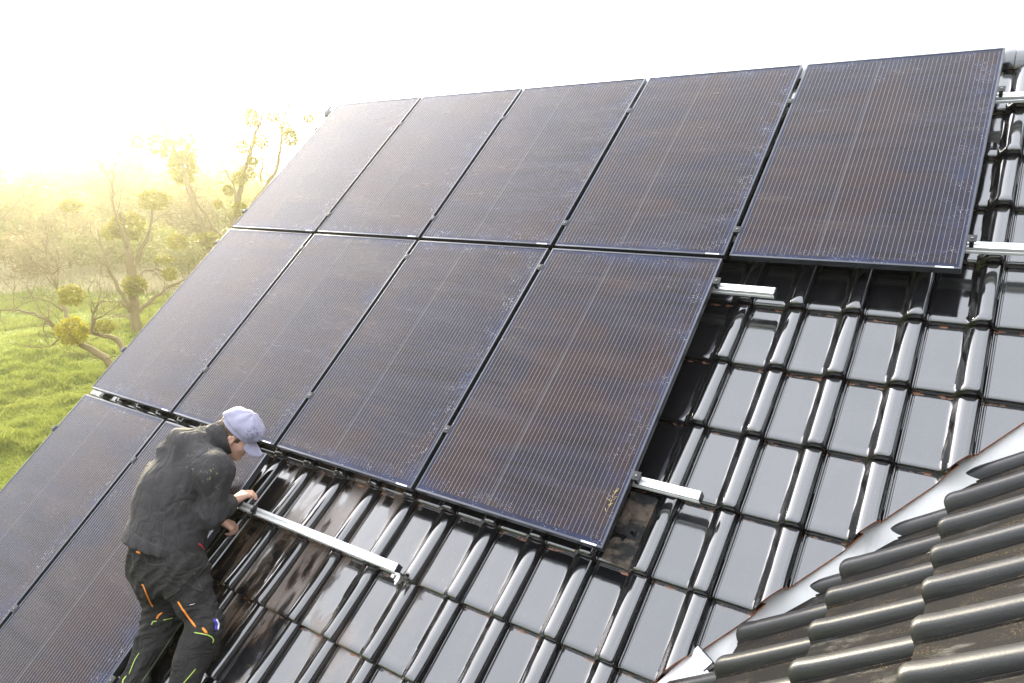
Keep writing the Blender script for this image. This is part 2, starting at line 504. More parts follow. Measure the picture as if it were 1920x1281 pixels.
def slab(pts_uvn, thick, mat, name, parent, to=rw):
    top = [to(*p) for p in pts_uvn]
    bot = [to(p[0], p[1], p[2] - thick) for p in pts_uvn]
    n = len(top)
    F = [tuple(range(n)), tuple(range(2 * n - 1, n - 1, -1))] + [(i, n + i, n + (i + 1) % n, (i + 1) % n) for i in range(n)]
    bm = bmesh.new()
    vs = [bm.verts.new(p) for p in top + bot]
    for f in F: bm.faces.new([vs[i] for i in f])
    return link(name, finish(bm_mesh(bm), mat, False), parent)
roof = slab([(-.33, -.06, -.212), (7.2, -.06, -.212), (7.2, 1.0, -.212), (4.86, 3.95, -.212), (4.2, 5.45, -.212), (-.33, 5.45, -.212)], .05, M_FELT, 'roof', house)
UMAX = 6.5
def valley_side(u, v):            # > 0 on the sawn-off side
    du, dv = VB[0] - VA[0], VB[1] - VA[1]
    return (u - VA[0]) * (-dv) - (v - VA[1]) * (-du)
hid_V, hid_F, hid_off = [], [], 0
lowV, lowF, _ = tile_solid(False)
def under_panels(u, v):           # tile whose whole exposed face is beneath the array
    for (a, b, c, d) in ((0.0, 5.5, 0.0, 1.75), (0.0, 4.4, 1.75, 3.5), (0.0, 2.2, 3.5, 5.3)):
        if u > a - .4 and u + TW < b - .20 and v - TL > c - .45 and v < d - .22: return True
    return False
n_tiles = 0
for j in range(20, 37):
    v = V0 + TL * j                # nose line of this course
    if v < .2 or v > 5.6: continue
    for i in range(0, 46):
        u = U0 + TW * i
        if u < -.40 or u > UMAX: continue
        corners = [valley_side(u + a, v - b) for a in (0, TW) for b in (0, TL * 1.12)]
        if min(corners) > 0: continue
        tilt = random.uniform(-.0028, .0028)
        mw = roof_mat(u, v, N0 + random.uniform(-.0008, .0008)) @ Matrix.Rotation(tilt * 2.2, 4, 'Y') @ Matrix.Rotation(random.uniform(-.0045, .0035), 4, 'X') @ Matrix.Rotation(random.uniform(-.003, .003), 4, 'Z')
        if max(corners) > 0 and v > 1.0:
            d = Vector((VB[0] - VA[0], -(VB[1] - VA[1]), 0)).normalized()
            nrm = Vector((-d.y, d.x, 0)) * -1.0
            # tile space: x = u, y = -(v)
            p = Vector((VA[0] - u, -(VA[1] - v), 0))
            if nrm.x < 0: nrm = -nrm
            me = tile_mesh(M_TILE, cut=(p, nrm))
            if me is None: continue
            link('roof_tile', me, roof, mw); n_tiles += 1
        elif under_panels(u, v):
            for q in lowV: hid_V.append(mw @ Vector(q))
            hid_F += [tuple(k + hid_off for k in f) for f in lowF]; hid_off += len(lowV)
        else:
            link('roof_tile', TILE, roof, mw); n_tiles += 1
covered = link('covered_tiles', finish(mesh_from(hid_V, hid_F), M_TILE, True, 35), roof)
covered['kind'] = 'stuff'

# ridge: half-round caps, each lapping the next
def ridge_cap_mesh():
    bm = bmesh.new()
    prof = []
    seg = 14
    R = .118
    def ring(y, r, t):
        out = []
        for k in range(seg + 1):
            a = math.pi * (k / seg) * 1.16 - .08 * math.pi
            out.append(bm.verts.new((y, r * math.cos(a), r * math.sin(a) * .86)))
        return out
    st = [(0, R - .012), (.004, R), (.05, R + .004), (.055, R - .006), (.22, R - .008), (.40, R - .012)]
    rs = [ring(y, r, 0) for y, r in st]
    ri = [ring(y, r - .016, 0) for y, r in ((.40, R - .012), (0, R - .012))]
    rs += ri
    for a, b in zip(rs, rs[1:]):
        for k in range(seg):
            bm.faces.new((a[k], a[k + 1], b[k + 1], b[k]))
    for k in range(seg):
        bm.faces.new((rs[-1][k], rs[-1][k + 1], rs[0][k + 1], rs[0][k]))
    return finish(bm_mesh(bm), M_TILE, True, 35)
RIDGE = ridge_cap_mesh()
apex = rw(0, -.10, -.195)
for k in range(20):
    x = -.36 + k * .365
    link('ridge_cap', RIDGE, roof, Matrix.Translation((x, apex.y + .03, apex.z - .005)))
# rear slope, verge board, walls, soffit
slab([(-.33, -.10, -.205), (7.2, -.10, -.205), (7.2, 5.3, -.205), (-.33, 5.3, -.205)], .05, M_FELT, 'rear_roof', house,
     to=lambda u, v, n: Vector((u, 2 * (apex.y + .03) + (v * CA + n * SA), -v * SA + n * CA)))
bm = bmesh.new()
def quadbox(bm, P, Q, a, b):
    vs = []
    for p in (P, Q):
        vs += [bm.verts.new(p), bm.verts.new(p + a), bm.verts.new(p + a + b), bm.verts.new(p + b)]
    for f in ((0, 1, 2, 3), (7, 6, 5, 4), (0, 4, 5, 1), (1, 5, 6, 2), (2, 6, 7, 3), (3, 7, 4, 0)):
        bm.faces.new([vs[i] for i in f])
quadbox(bm, rw(-.36, -.05, -.215), rw(-.36, 5.45, -.215), Vector((.026, 0, 0)), rw(0, 0, -.16))
link('verge_board', finish(bm_mesh(bm), M_WOOD, False), house)
yo, zo = rw(0, 5.1, -.3).y, rw(0, 5.1, -.3).z
bm = bmesh.new()
yr = 2 * (apex.y + .03) - yo
for x0, x1 in ((-.10, .10), (6.9, 7.1)):
    pr = [(yo + .2, GROUND_Z - .3), (yr - .2, GROUND_Z - .3), (yr - .2, zo + .02), ((yo + yr) / 2, apex.z - .42), (yo + .2, zo + .02)]
    a = [bm.verts.new((x0, y, z)) for y, z in pr]; b = [bm.verts.new((x1, y, z)) for y, z in pr]
    bm.faces.new(a); bm.faces.new(b[::-1])
    for i in range(5): bm.faces.new((a[i], a[(i + 1) % 5], b[(i + 1) % 5], b[i]))
box(bm, .10, 6.9, yo + .2, yo + .4, GROUND_Z - .3, zo - .02)
box(bm, .10, 6.9, yr - .4, yr - .2, GROUND_Z - .3, zo - .02)
link('wall', finish(bm_mesh(bm), M_WALL, False), house)
# gutter along the eaves
bm = bmesh.new()
g0 = rw(0, 5.52, -.23)
for k in range(9):
    a0, a1 = math.pi * k / 9 + math.pi, math.pi * (k + 1) / 9 + math.pi
    for r in (.07, .066):
        vs = [bm.verts.new((x, g0.y + r * math.cos(a), g0.z + r * math.sin(a))) for x, a in ((-.36, a0), (4.2, a0), (4.2, a1), (-.36, a1))]
        bm.faces.new(vs)
link('gutter', finish(bm_mesh(bm), plain('zinc_gutter', (.4, .41, .42), .45, .7), True), house)

# ------------------------------------------------------------------ the side gable at lower right
TB = .86
DB = math.atan(TB)
DX, DZ = 5.595, -1.972           # a nose line of the side gable: x and height
DW, DL = .2440, .400
def dz(x): return DZ + TB * (x - DX)
D_UP = Vector((math.cos(DB), 0, math.sin(DB)))
D_NR = Vector((-math.sin(DB), 0, math.cos(DB)))
D_ROT = Matrix((Vector((0, -1, 0)), D_UP, D_NR)).transposed()
def dorm(f, w, n):               # up the slope from the nose line, towards the viewer, out of the slope
    return Vector((DX, 0, DZ)) + D_UP * f + Vector((0, -w, 0)) + D_NR * n
# where both roof decks meet: the valley line
def meet(y_out, n_main=-.205, drop=.035):
    # main deck: z = (n - y*SA)/CA ; gable deck: z = DZ + TB (x-DX) - drop/cos
    z = (n_main - y_out * SA) / CA
    x = DX + (z - DZ + drop / math.cos(DB)) / TB
    return Vector((x, -y_out, z))
# sawn edge of the gable tiles follows the valley, a hand's breadth off it
CUT0, CUT1 = (5.662, 1.80), (5.112, 2.48)   # (x, out) seen in the photograph
def gside(x, w):
    dx, dw = CUT1[0] - CUT0[0], CUT1[1] - CUT0[1]
    return (x - CUT0[0]) * dw - (w - CUT0[1]) * dx   # > 0 : kept side (to the right)
DTILE = tile_mesh(M_DTILE, DW / TW, DL / TL, sz=1.18)
deck = []
for w in (5.3, .30):
    deck.append(w)
A, B = meet(5.3), meet(.30)
FA, FB = (A.x - DX) / math.cos(DB), (B.x - DX) / math.cos(DB)
RIDGE_X = 7.75
FR = (RIDGE_X - DX) / math.cos(DB)
droof = slab([(FA + .02, 5.3, -.045), (FB + .02, .30, -.045), (FR, .30, -.045), (FR, 5.3, -.045)], .05, M_FELT, 'gable_roof', house, to=dorm)
for j in range(-5, 7):
    f = j * DL
    for i in range(-8, 13):
        w1 = 2.40 + DW * i + .008          # right-hand joint (towards the viewer)
        w0 = w1 - DW
        # tile space x = towards the viewer... origin at the left joint
        x_lo, x_hi = DX + f * math.cos(DB), DX + (f + DL * 1.12) * math.cos(DB)
        cs = [gside(x, w) for x in (x_lo, x_hi) for w in (w0, w1)]
        if w1 > 5.0 or x_lo > RIDGE_X - .2: continue
        if max(cs) < 0: continue
        if w0 < -.2: continue
        mw = Matrix.Translation(dorm(f, w0, random.uniform(-.001, .001))) @ D_ROT.to_4x4() @ Matrix.Rotation(random.uniform(-.003, .003), 4, 'Y') @ Matrix.Rotation(random.uniform(-.003, .003), 4, 'X')
        if min(cs) < 0:
            # sawing plane in tile space (x = w - w0, y = (X - x_lo)/cos)
            p0 = Vector((CUT0[1] - w0, (CUT0[0] - x_lo) / math.cos(DB), 0)); p1 = Vector((CUT1[1] - w0, (CUT1[0] - x_lo) / math.cos(DB), 0))
            d = (p1 - p0).normalized(); nrm = Vector((-d.y, d.x, 0))
            if nrm.y > 0: nrm = -nrm
            me = tile_mesh(M_DTILE, DW / TW, DL / TL, cut=(p0, nrm), sz=1.18)
            if me is None: continue
            link('gable_tile', me, droof, mw)
        else:
            link('gable_tile', DTILE, droof, mw)
# far slope, ridge and front wall of the gable
slab([(0, 5.3, -.045), (0, .30, -.045), (FR * .9, .30, -.045), (FR * .9, 5.3, -.045)], .05, M_FELT, 'gable_far_roof', house,
     to=lambda f, w, n: Vector((RIDGE_X * 2 - (DX + (FR - f) * math.cos(DB) - n * math.sin(DB)), -w, DZ + (FR - f) * math.sin(DB) + n * math.cos(DB))))
bm = bmesh.new()
pr = [(4.75, GROUND_Z - .3), (10.7, GROUND_Z - .3), (10.7, -3.0), (RIDGE_X, dz(RIDGE_X) - .16), (4.75, -3.0)]
a = [bm.verts.new((x, -4.95, z)) for x, z in pr]; b = [bm.verts.new((x, -4.75, z)) for x, z in pr]
bm.faces.new(a); bm.faces.new(b[::-1])
for i in range(5): bm.faces.new((a[i], a[(i + 1) % 5], b[(i + 1) % 5], b[i]))
link('gable_wall', finish(bm_mesh(bm), M_WALL, False), house)
# valley sheet: two wings and a small upstand seam
bm = bmesh.new()
rows = []
dirv = (meet(1.0) - meet(3.0)).normalized()
NR = 46
for k in range(NR + 1):
    w = 5.2 - (5.2 - .55) * k / NR
    c = meet(w) + Vector((0, 0, .012))
    left = (Vector((-1, 0, 0)) - Vector((-1, 0, 0)).dot(dirv) * dirv)
    n1 = Vector((0, -SA, CA)); l1 = n1.cross(dirv); l1 = l1 if l1.x < 0 else -l1
    l2 = D_NR.cross(dirv); l2 = l2 if l2.x > 0 else -l2
    wob = .004 * math.sin(k * .9) + .003 * math.sin(k * 2.3 + 1)
    pts = [c + l1 * .22 + n1 * .004, c + l1 * .14 + n1 * (.004 + wob * .3), c + l1 * .07 + n1 * (.003 + wob * .4), c + n1 * .0, c + l2 * .08 + D_NR * (.004 - wob * .4), c + l2 * .16 + D_NR * (.004 + wob), c + l2 * .28 + D_NR * .012]
    rows.append([bm.verts.new(p) for p in pts])
for r0, r1 in zip(rows, rows[1:]):
    for k in range(6): bm.faces.new((r0[k], r0[k + 1], r1[k + 1], r1[k]))
bmesh.ops.solidify(bm, geom=bm.faces[:], thickness=.0015)
link('valley_flashing', finish(bm_mesh(bm), M_FLASH, True, 50), house)

# dirt and broken felt caked in one tile pan, against the panel corner
xs = np.linspace(4.318, 4.487, 44); ys = np.linspace(3.115, 3.492, 84)
def vnoise(shape_pts, seed, freq):
    """smooth lattice noise in 0..1 at points (N,3)"""
    r = np.random.default_rng(seed); L = r.random((24, 24, 24))
    q = np.asarray(shape_pts) * freq; i = np.floor(q).astype(int); f = q - i; f = f * f * (3 - 2 * f)
    out = 0
    for dx in (0, 1):
        for dy in (0, 1):
            for dz_ in (0, 1):
                w = (f[:, 0] if dx else 1 - f[:, 0]) * (f[:, 1] if dy else 1 - f[:, 1]) * (f[:, 2] if dz_ else 1 - f[:, 2])
                out = out + w * L[(i[:, 0] + dx) % 24, (i[:, 1] + dy) % 24, (i[:, 2] + dz_) % 24]
    return out
GX, GY = np.meshgrid(xs, ys)
pp = np.c_[GX.ravel(), GY.ravel(), np.zeros(GX.size)]
hh = .55 * vnoise(pp, 1, 14) + .3 * vnoise(pp, 2, 34) + .15 * vnoise(pp, 3, 80)
hh = (hh - .36) * .028
ex = np.minimum(np.minimum((pp[:, 0] - xs[0]) / .02, (xs[-1] - pp[:, 0]) / .02), np.minimum((pp[:, 1] - ys[0]) / .02, (ys[-1] - pp[:, 1]) / .02))
hh = np.minimum(hh, .016) * np.clip(ex, 0, 1) - .003 * (1 - np.clip(ex, 0, 1))
tt = (V0 + TL * 31 - pp[:, 1]) / TL
base_n = N0 + .014 - .032 * tt
dv = [rw(a, b, n) for a, b, n in zip(pp[:, 0], pp[:, 1], base_n + hh)]
nxx = len(xs)
df = [(j * nxx + i, j * nxx + i + 1, (j + 1) * nxx + i + 1, (j + 1) * nxx + i) for j in range(len(ys) - 1) for i in range(nxx - 1)]
t = NT('caked_dirt'); p = t.coord('Position')
f = t.noise(p, 60, 6, .7); g = t.noise(t.scaled(p, (8, 16, 16)), 1, 4, .6)
t.set(col=t.mix(t.ramp(g, .42, .6), t.mix(f, (.03, .024, .018), (.16, .12, .085)), (.006, .006, .006)), rough=.8); t.bump(f, .7, .006)
tag(link('dirt_patch', finish(mesh_from(dv, df), t.m, True)), 'brown dirt and torn felt caked on the tile beside lowest panel corner', 'dirt', kind='stuff')

# ------------------------------------------------------------------ solar panels
PW, PH, PT_ = 1.070, 1.724, .036
def panel_frame():
    bm = bmesh.new()
    a, b, fw = PW / 2, PH / 2, .011
    # four rails, mitre replaced by butt joints
    for (x0, x1, y0, y1) in ((-a, -a + fw, -b, b), (a - fw, a, -b, b), (-a + fw, a - fw, -b, -b + fw), (-a + fw, a - fw, b - fw, b)):
        box(bm, x0, x1, y0, y1, -PT_, 0, .0012)
    # back sheet
    box(bm, -a + fw, a - fw, -b + fw, b - fw, -.010, -.006)
    return finish(bm_mesh(bm), M_FRAME, True, 30)
FRAME = panel_frame()
bm = bmesh.new()
nxg, nyg = 5, 7
a, b = PW / 2 - .0112, PH / 2 - .0112
vs = [[bm.verts.new((-a + 2 * a * i / nxg, -b + 2 * b * j / nyg, -.0024)) for i in range(nxg + 1)] for j in range(nyg + 1)]
for j in range(nyg):
    for i in range(nxg): bm.faces.new((vs[j][i], vs[j][i + 1], vs[j + 1][i + 1], vs[j + 1][i]))
GLASS = finish(bm_mesh(bm), M_GLASS, True)
bm = bmesh.new()
box(bm, PW / 2 - .105, PW / 2 - .030, -PH / 2 + .0015, -PH / 2 + .0095, .0006, .0014)
STK = finish(bm_mesh(bm), M_STICK, False)
panel_labels = {
    (0, 0): 'washed out solar panel at the top left corner beside ridge end',
    (0, 1): 'pale solar panel second along the top row beneath the ridge',
    (0, 2): 'solar panel in the middle of the top row beneath the ridge',
    (0, 3): 'dusty solar panel left of the top row end panel',
    (0, 4): 'speckled solar panel at right end of top row, bare tiles below',
    (1, 0): 'pale solar panel at left roof edge in the middle row',
    (1, 1): 'solar panel in the middle row directly above the worker',
    (1, 2): 'bluish solar panel in middle row with bare tiles and the worker below',
    (1, 3): 'dark solar panel at right end of middle row with straw near corner',
    (2, 0): 'solar panel in bottom row at the left roof edge',
    (2, 1): 'solar panel in bottom row standing behind the crouching worker',
}
for (r, c), lab in panel_labels.items():
    vc = r * 1.751 + .875 + (.036 if r == 2 else 0) + random.uniform(-.002, .002)
    mw = roof_mat(c * 1.1 + .55 + random.uniform(-.0015, .0015), vc, random.uniform(-.001, .001)) @ Matrix.Rotation(random.uniform(-.001, .001), 4, 'Z') @ Matrix.Rotation(random.uniform(-.002, .002), 4, 'X')
    root = bpy.data.objects.new('solar_panel', None)
    COL.objects.link(root)
    root.matrix_basis = mw
    WORLD[root.name] = mw
    tag(root, lab, 'solar panel', 'black solar panels fixed to the roof')
    for nm, me in (('frame', FRAME), ('glass', GLASS), ('sticker', STK)):
        o = bpy.data.objects.new(nm, me); COL.objects.link(o); o.parent = root

# ------------------------------------------------------------------ mounting rails with clamps
def rail_mesh(L):
    """aluminium profile along x, slot along the top, top face at z = 0"""
    bm = bmesh.new()
    w, h = .020, .040
    pr = [(-w, 0), (-.006, 0), (-.006, -.010), (.006, -.010), (.006, 0), (w, 0), (w, -.014), (w - .003, -.017), (w - .003, -.022), (w, -.025), (w, -h), (-w, -h), (-w, -.025), (-w + .003, -.022), (-w + .003, -.017), (-w, -.014)]
    A_ = [bm.verts.new((0, y, z)) for y, z in pr]; B_ = [bm.verts.new((L, y, z)) for y, z in pr]
    n = len(pr)
    for i in range(n): bm.faces.new((A_[i], A_[(i + 1) % n], B_[(i + 1) % n], B_[i]))
    bm.faces.new(A_[::-1]); bm.faces.new(B_)
    return finish(bm_mesh(bm), M_ALU, False)
def clamp_mesh():
    bm = bmesh.new()
    box(bm, -.019, .019, -.022, .022, .0375, .0415, .001)
    box(bm, -.009, .009, -.022, .022, .0, .0375, .001)
    return finish(bm_mesh(bm), M_BLACKMETAL, True, 30)
CLAMP = clamp_mesh()
bm = bmesh.new()
cyl(bm, (0, 0, .042), (0, 0, .046), .0048, seg=12)
BOLT = finish(bm_mesh(bm), M_DARKBOLT, True, 30)
bm = bmesh.new()
box(bm, 0, .006, -.0205, .0205, -.0405, .0005, .001)
ENDCAP = finish(bm_mesh(bm), M_CAP, True, 30)
bm = bmesh.new()     # roof hook: foot under the tile, riser, bracket and bolts
box(bm, -.018, .018, -.030, .025, -.100, -.094, .001)
box(bm, -.018, .018, -.030, -.024, -.094, -.020, .001)
box(bm, -.022, .022, -.0235, -.0205, -.05, -.005, .001)
HOOK = finish(bm_mesh(bm), M_STEEL, True, 30)
bm = bmesh.new()
box(bm, -.012, .012, -.055, -.028, -.055, -.030, .002)
cyl(bm, (0, -.055, -.042), (0, -.068, -.042), .009, seg=6)
cyl(bm, (-.028, -.030, -.030), (-.028, -.046, -.030), .011, seg=12)
NUT = finish(bm_mesh(bm), M_STEEL, True, 30)
RN = -.039
rails = [
    (-.03, 6.6, .397, 0, 5, 'aluminium mounting rail nearest the ridge, jutting out past the top row'),
    (-.03, 6.6, 1.540, 0, 5, 'aluminium mounting rail jutting out from lower edge of top right panel'),
    (-.03, 4.695, 1.925, 1, 4, 'short aluminium rail end just below the top right panel'),
    (-.03, 4.690, 3.120, 1, 4, 'aluminium rail end sticking out above the dirt patch'),
    (-.03, 3.420, 3.868, 2, 2, 'long bare aluminium rail under the hands of the worker'),
    (-.03, 2.26, 4.90, 2, 2, 'aluminium rail beneath the bottom row of panels'),
]
for (u0, u1, v, r, nc, lab) in rails:
    L = u1 - u0
    mw = roof_mat(u0, v, RN)
    me = rail_mesh(L)
    o = link('mounting_rail', me, None, mw)
    tag(o, lab, 'rail', 'aluminium rails that carry the panels')
    cp = bpy.data.objects.new('end_cap', ENDCAP); COL.objects.link(cp); cp.parent = o; cp.location = (L, 0, 0)
    pos = [c * 1.1 for c in range(1, nc)] + [-.004, nc * 1.1 + .003]
    for pu in pos:
        c = bpy.data.objects.new('clamp', CLAMP); COL.objects.link(c); c.parent = o; c.location = (pu - u0, 0, 0)
        b = bpy.data.objects.new('bolt', BOLT); COL.objects.link(b); b.parent = c
    hooks = [.6, 1.7, 2.8, 3.9] if r != 2 else [.6, 1.6]
    if r == 2 and u1 > 3: hooks.append(3.435)
    for hu in hooks:
        if hu > u1 + .1: continue
        c = bpy.data.objects.new('roof_hook', HOOK); COL.objects.link(c); c.parent = o; c.location = (hu - u0, 0, 0)
        b = bpy.data.objects.new('hook_bolt', NUT); COL.objects.link(b); b.parent = c
# loose clamp slid onto the bare rail next to the hand
bm = bmesh.new()
box(bm, -.014, .014, -.028, .028, .001, .006, .001); box(bm, -.022, .010, -.010, .010, .006, .012, .001)
cyl(bm, (.004, 0, .012), (.004, 0, .022), .007, seg=10)
o = link('loose_clamp', finish(bm_mesh(bm), M_BLACKMETAL, True, 30), None, roof_mat(2.335, 3.868, RN) @ Matrix.Rotation(.5, 4, 'Z'))
tag(o, 'black clamp lying loose on the bare rail beside the hands', 'clamp')

# rail offcut left in the valley at the bottom of the picture
def hit_plane(px, py, p0, n):
    d = ray(px, py); return CAM + d * ((p0 - CAM).dot(n) / d.dot(n))
vn = Vector((0, -SA, CA))
pA = hit_plane(1322, 1226, rw(0, 0, -.155), vn); pB = hit_plane(1250, 1292, rw(0, 0, -.155), vn)
xax = (pB - pA).normalized(); yax = vn.cross(xax).normalized()
mw = Matrix.Translation(pA) @ Matrix((xax, yax, vn)).transposed().to_4x4()
bm = bmesh.new()
pr = [(-.040, 0), (-.016, 0), (-.014, -.004), (.014, -.004), (.016, 0), (.040, 0), (.040, -.030), (-.040, -.030)]
A_ = [bm.verts.new((0, y, z)) for y, z in pr]; B_ = [bm.verts.new((.42, y, z)) for y, z in pr]
for i in range(8): bm.faces.new((A_[i], A_[(i + 1) % 8], B_[(i + 1) % 8], B_[i]))
bm.faces.new(A_[::-1]); bm.faces.new(B_)
off = link('rail_offcut', finish(bm_mesh(bm), M_ALU, False), None, mw)
tag(off, 'short wide aluminium rail offcut lying in the white valley sheet', 'rail')
bm = bmesh.new()
box(bm, -.005, .001, -.042, .042, -.032, .001, .001)
o = link('end_cap', finish(bm_mesh(bm), M_CAP, True, 30), off, mw)
bm = bmesh.new()
box(bm, .035, .10, .045, .072, -.03, -.004, .003); box(bm, .05, .075, .040, .10, -.004, .006, .002)
cyl(bm, (.062, .085, .006), (.062, .085, .022), .009, seg=6); cyl(bm, (.062, .056, .006), (.062, .056, .014), .007, seg=10)
o = link('bracket', finish(bm_mesh(bm), M_STEEL, True, 30), off, mw)

# bits of straw stuck on the lowest panel
bm = bmesh.new()
sp = hit_plane(1150, 930, rw(0, 0, 0), Vector((0, -SA, CA)))
su, sv = sp.x, -sp.y * CA - sp.z * SA
for k in range(15):
    u = su + random.gauss(0, .005); v = sv + random.gauss(0, .030); a = random.gauss(1.3, .45); L = random.uniform(.010, .032)
    cyl(bm, rw(u, v, .0005), rw(u + L * math.cos(a), v - L * math.sin(a), .001 + random.random() * .003), .0009, seg=4)
tag(link('straw', finish(bm_mesh(bm), plain('dry_straw', (.42, .36, .14), .8), False)), 'bits of yellow straw stuck to the dark panel corner', 'straw', kind='stuff')
# ------------------------------------------------------------------ the worker
def grid_mesh(fn, lo, hi, h):
    """surface nets: mesh of fn(P) = 0 sampled on a grid"""
    lo, hi = np.array(lo, float), np.array(hi, float)
    n = np.ceil((hi - lo) / h).astype(int) + 1
    ax = [lo[i] + h * np.arange(n[i]) for i in range(3)]
    G = np.stack(np.meshgrid(*ax, indexing='ij'), -1).reshape(-1, 3)
    D = fn(G).reshape(n).astype(np.float32)
    s = D < 0
    cs = [(a, b, c) for a in (0, 1) for b in (0, 1) for c in (0, 1)]
    sub = lambda A, c: A[c[0]:n[0] - 1 + c[0], c[1]:n[1] - 1 + c[1], c[2]:n[2] - 1 + c[2]]
    cnt = sum(sub(s, c).astype(int) for c in cs)
    act = (cnt > 0) & (cnt < 8)
    idx = np.full(act.shape, -1); idx[act] = np.arange(act.sum())
    acc = np.zeros(act.shape + (3,)); num = np.zeros(act.shape)
    for a in range(8):
        for b in range(a + 1, 8):
            ca, cb = np.array(cs[a]), np.array(cs[b])
            if np.abs(ca - cb).sum() != 1: continue
            da, db = sub(D, cs[a]), sub(D, cs[b])
            x = (da < 0) != (db < 0)
            tt = np.where(x, da / np.where(x, da - db, 1), 0)
            acc += np.where(x[..., None], ca + tt[..., None] * (cb - ca), 0); num += x
    ii = np.argwhere(act)
    V = lo + h * (ii + (acc[act] / num[act][:, None]))
    F = []
    for d in range(3):
        e1, e2 = (d + 1) % 3, (d + 2) % 3
        sl0 = [slice(1, n[k] - 1) for k in range(3)]; sl0[d] = slice(0, n[d] - 1)
        sl1 = list(sl0); sl1[d] = slice(1, n[d])
        A, B = s[tuple(sl0)], s[tuple(sl1)]
        cr_ = np.argwhere(A != B)
        flip = A[tuple(cr_.T)]
        o = np.array([sl.start for sl in sl0]); c = cr_ + o
        u1 = np.zeros(3, int); u1[e1] = 1; u2 = np.zeros(3, int); u2[e2] = 1
        q = np.stack([idx[tuple((c - u1 - u2).T)], idx[tuple((c - u2).T)], idx[tuple(c.T)], idx[tuple((c - u1).T)]], 1)
        q[~flip] = q[~flip][:, ::-1]
        F.append(q)
    F = np.concatenate(F)
    F = F[(F >= 0).all(1)]
    return V, F
def np_mesh(V, F, name='mesh'):
    me = bpy.data.meshes.new(name)
    me.from_pydata(V.tolist(), [], F.tolist())
    return me
def v_(p): return np.array(p, float)
def seg(P, a, b, ra, rb):
    a, b = v_(a), v_(b); ab = b - a
    t = np.clip(((P - a) @ ab) / (ab @ ab), 0, 1)
    return np.linalg.norm(P - a - t[:, None] * ab, axis=1) - (ra + (rb - ra) * t)
def ell(P, c, ax, r):
    """ellipsoid with axes ax (rows) and radii r"""
    q = (P - v_(c)) @ np.array(ax).T / np.array(r)
    k = np.linalg.norm(q, axis=1)
    return (k - 1) * min(r)
def smin(a, b, k):
    h = np.clip(.5 + .5 * (b - a) / k, 0, 1)
    return b * (1 - h) + a * h - k * h * (1 - h)
def smin_all(L, k):
    d = L[0]
    for x in L[1:]: d = smin(d, x, k)
    return d
J = lambda x, y, d: v_(W3(x, y, d))
R_, D_, F_ = v_(RX), v_(RY), v_(RZ)
sh_r, sh_l = J(404, 884, 3.80), J(388, 838, 4.16)
el_r, wr_r = J(396, 962, 3.82), J(430, 944, 4.03)
el_l, wr_l = J(406, 930, 4.20), J(411, 974, 4.12)
hip_r, hip_l = J(342, 1078, 3.72), J(288, 1068, 3.86)
kn_r, kn_l = J(388, 1166, 3.68), J(309, 1152, 3.86)
an_r, an_l = J(325, 1336, 3.52), J(238, 1312, 3.68)
spine0, spine1, spine2 = J(305, 1022, 3.80), J(322, 930, 3.86), J(356, 852, 3.96)
nape = J(398, 826, 4.02)
def folds(P, amp, seed, fr, stretch=(1, 1, 1)):
    q = P * np.array(stretch) + 40
    n1 = vnoise(q, seed, fr) - .5; n2 = vnoise(q, seed + 1, fr * 2.1) - .5
    return amp * (n1 * 1.3 + n2 * .7)
def ridge_folds(P, amp, seed, fr, axis, k):
    """creases roughly across an axis"""
    s = P @ v_(axis)
    w = vnoise(P + 30, seed, fr) * 6.0
    return amp * (np.abs(np.sin(s * k + w)) - .6) * np.clip(vnoise(P + 50, seed + 3, fr * .8) * 2.4 - .6, 0, 1)
def jacket_sdf(P):
    tor = smin_all([seg(P, spine0 + F_ * .01, spine1, .190, .158), seg(P, spine1, spine2, .158, .130),
                    seg(P, spine0 + D_ * .03 + R_ * .025, spine1 + R_ * .03, .185, .16),
                    seg(P, spine0 - R_ * .030, J(312, 905, 3.92), .160, .100), seg(P, J(312, 905, 3.92), J(346, 852, 4.0), .100, .088)], .06)
    yoke = smin_all([seg(P, spine2, sh_r - R_ * .02, .115, .098), seg(P, spine2, sh_l, .11, .085), seg(P, spine2, nape, .115, .070)], .05)
    tor = smin(tor, yoke, .07)
    arm_r = smin(seg(P, sh_r, el_r, .088, .071), seg(P, el_r, wr_r, .071, .050), .03)
    arm_l = smin(seg(P, sh_l, el_l, .082, .066), seg(P, el_l, wr_l, .062, .048), .03)
    d = smin(smin(tor, arm_r, .035), arm_l, .03)
    # hem: the body ends at a plane across the waist
    hn = (J(388, 1028, 3.72) - J(232, 1000, 3.86)); hn /= np.linalg.norm(hn)
    return d
hA, hB, hC = J(229, 1000, 3.86), J(300, 1046, 3.62), J(384, 1058, 3.78)
hem_c = (hA + hB + hC) / 3
hem_n = np.cross(hB - hA, hC - hA); hem_n /= np.linalg.norm(hem_n)
if hem_n[2] > 0: hem_n = -hem_n
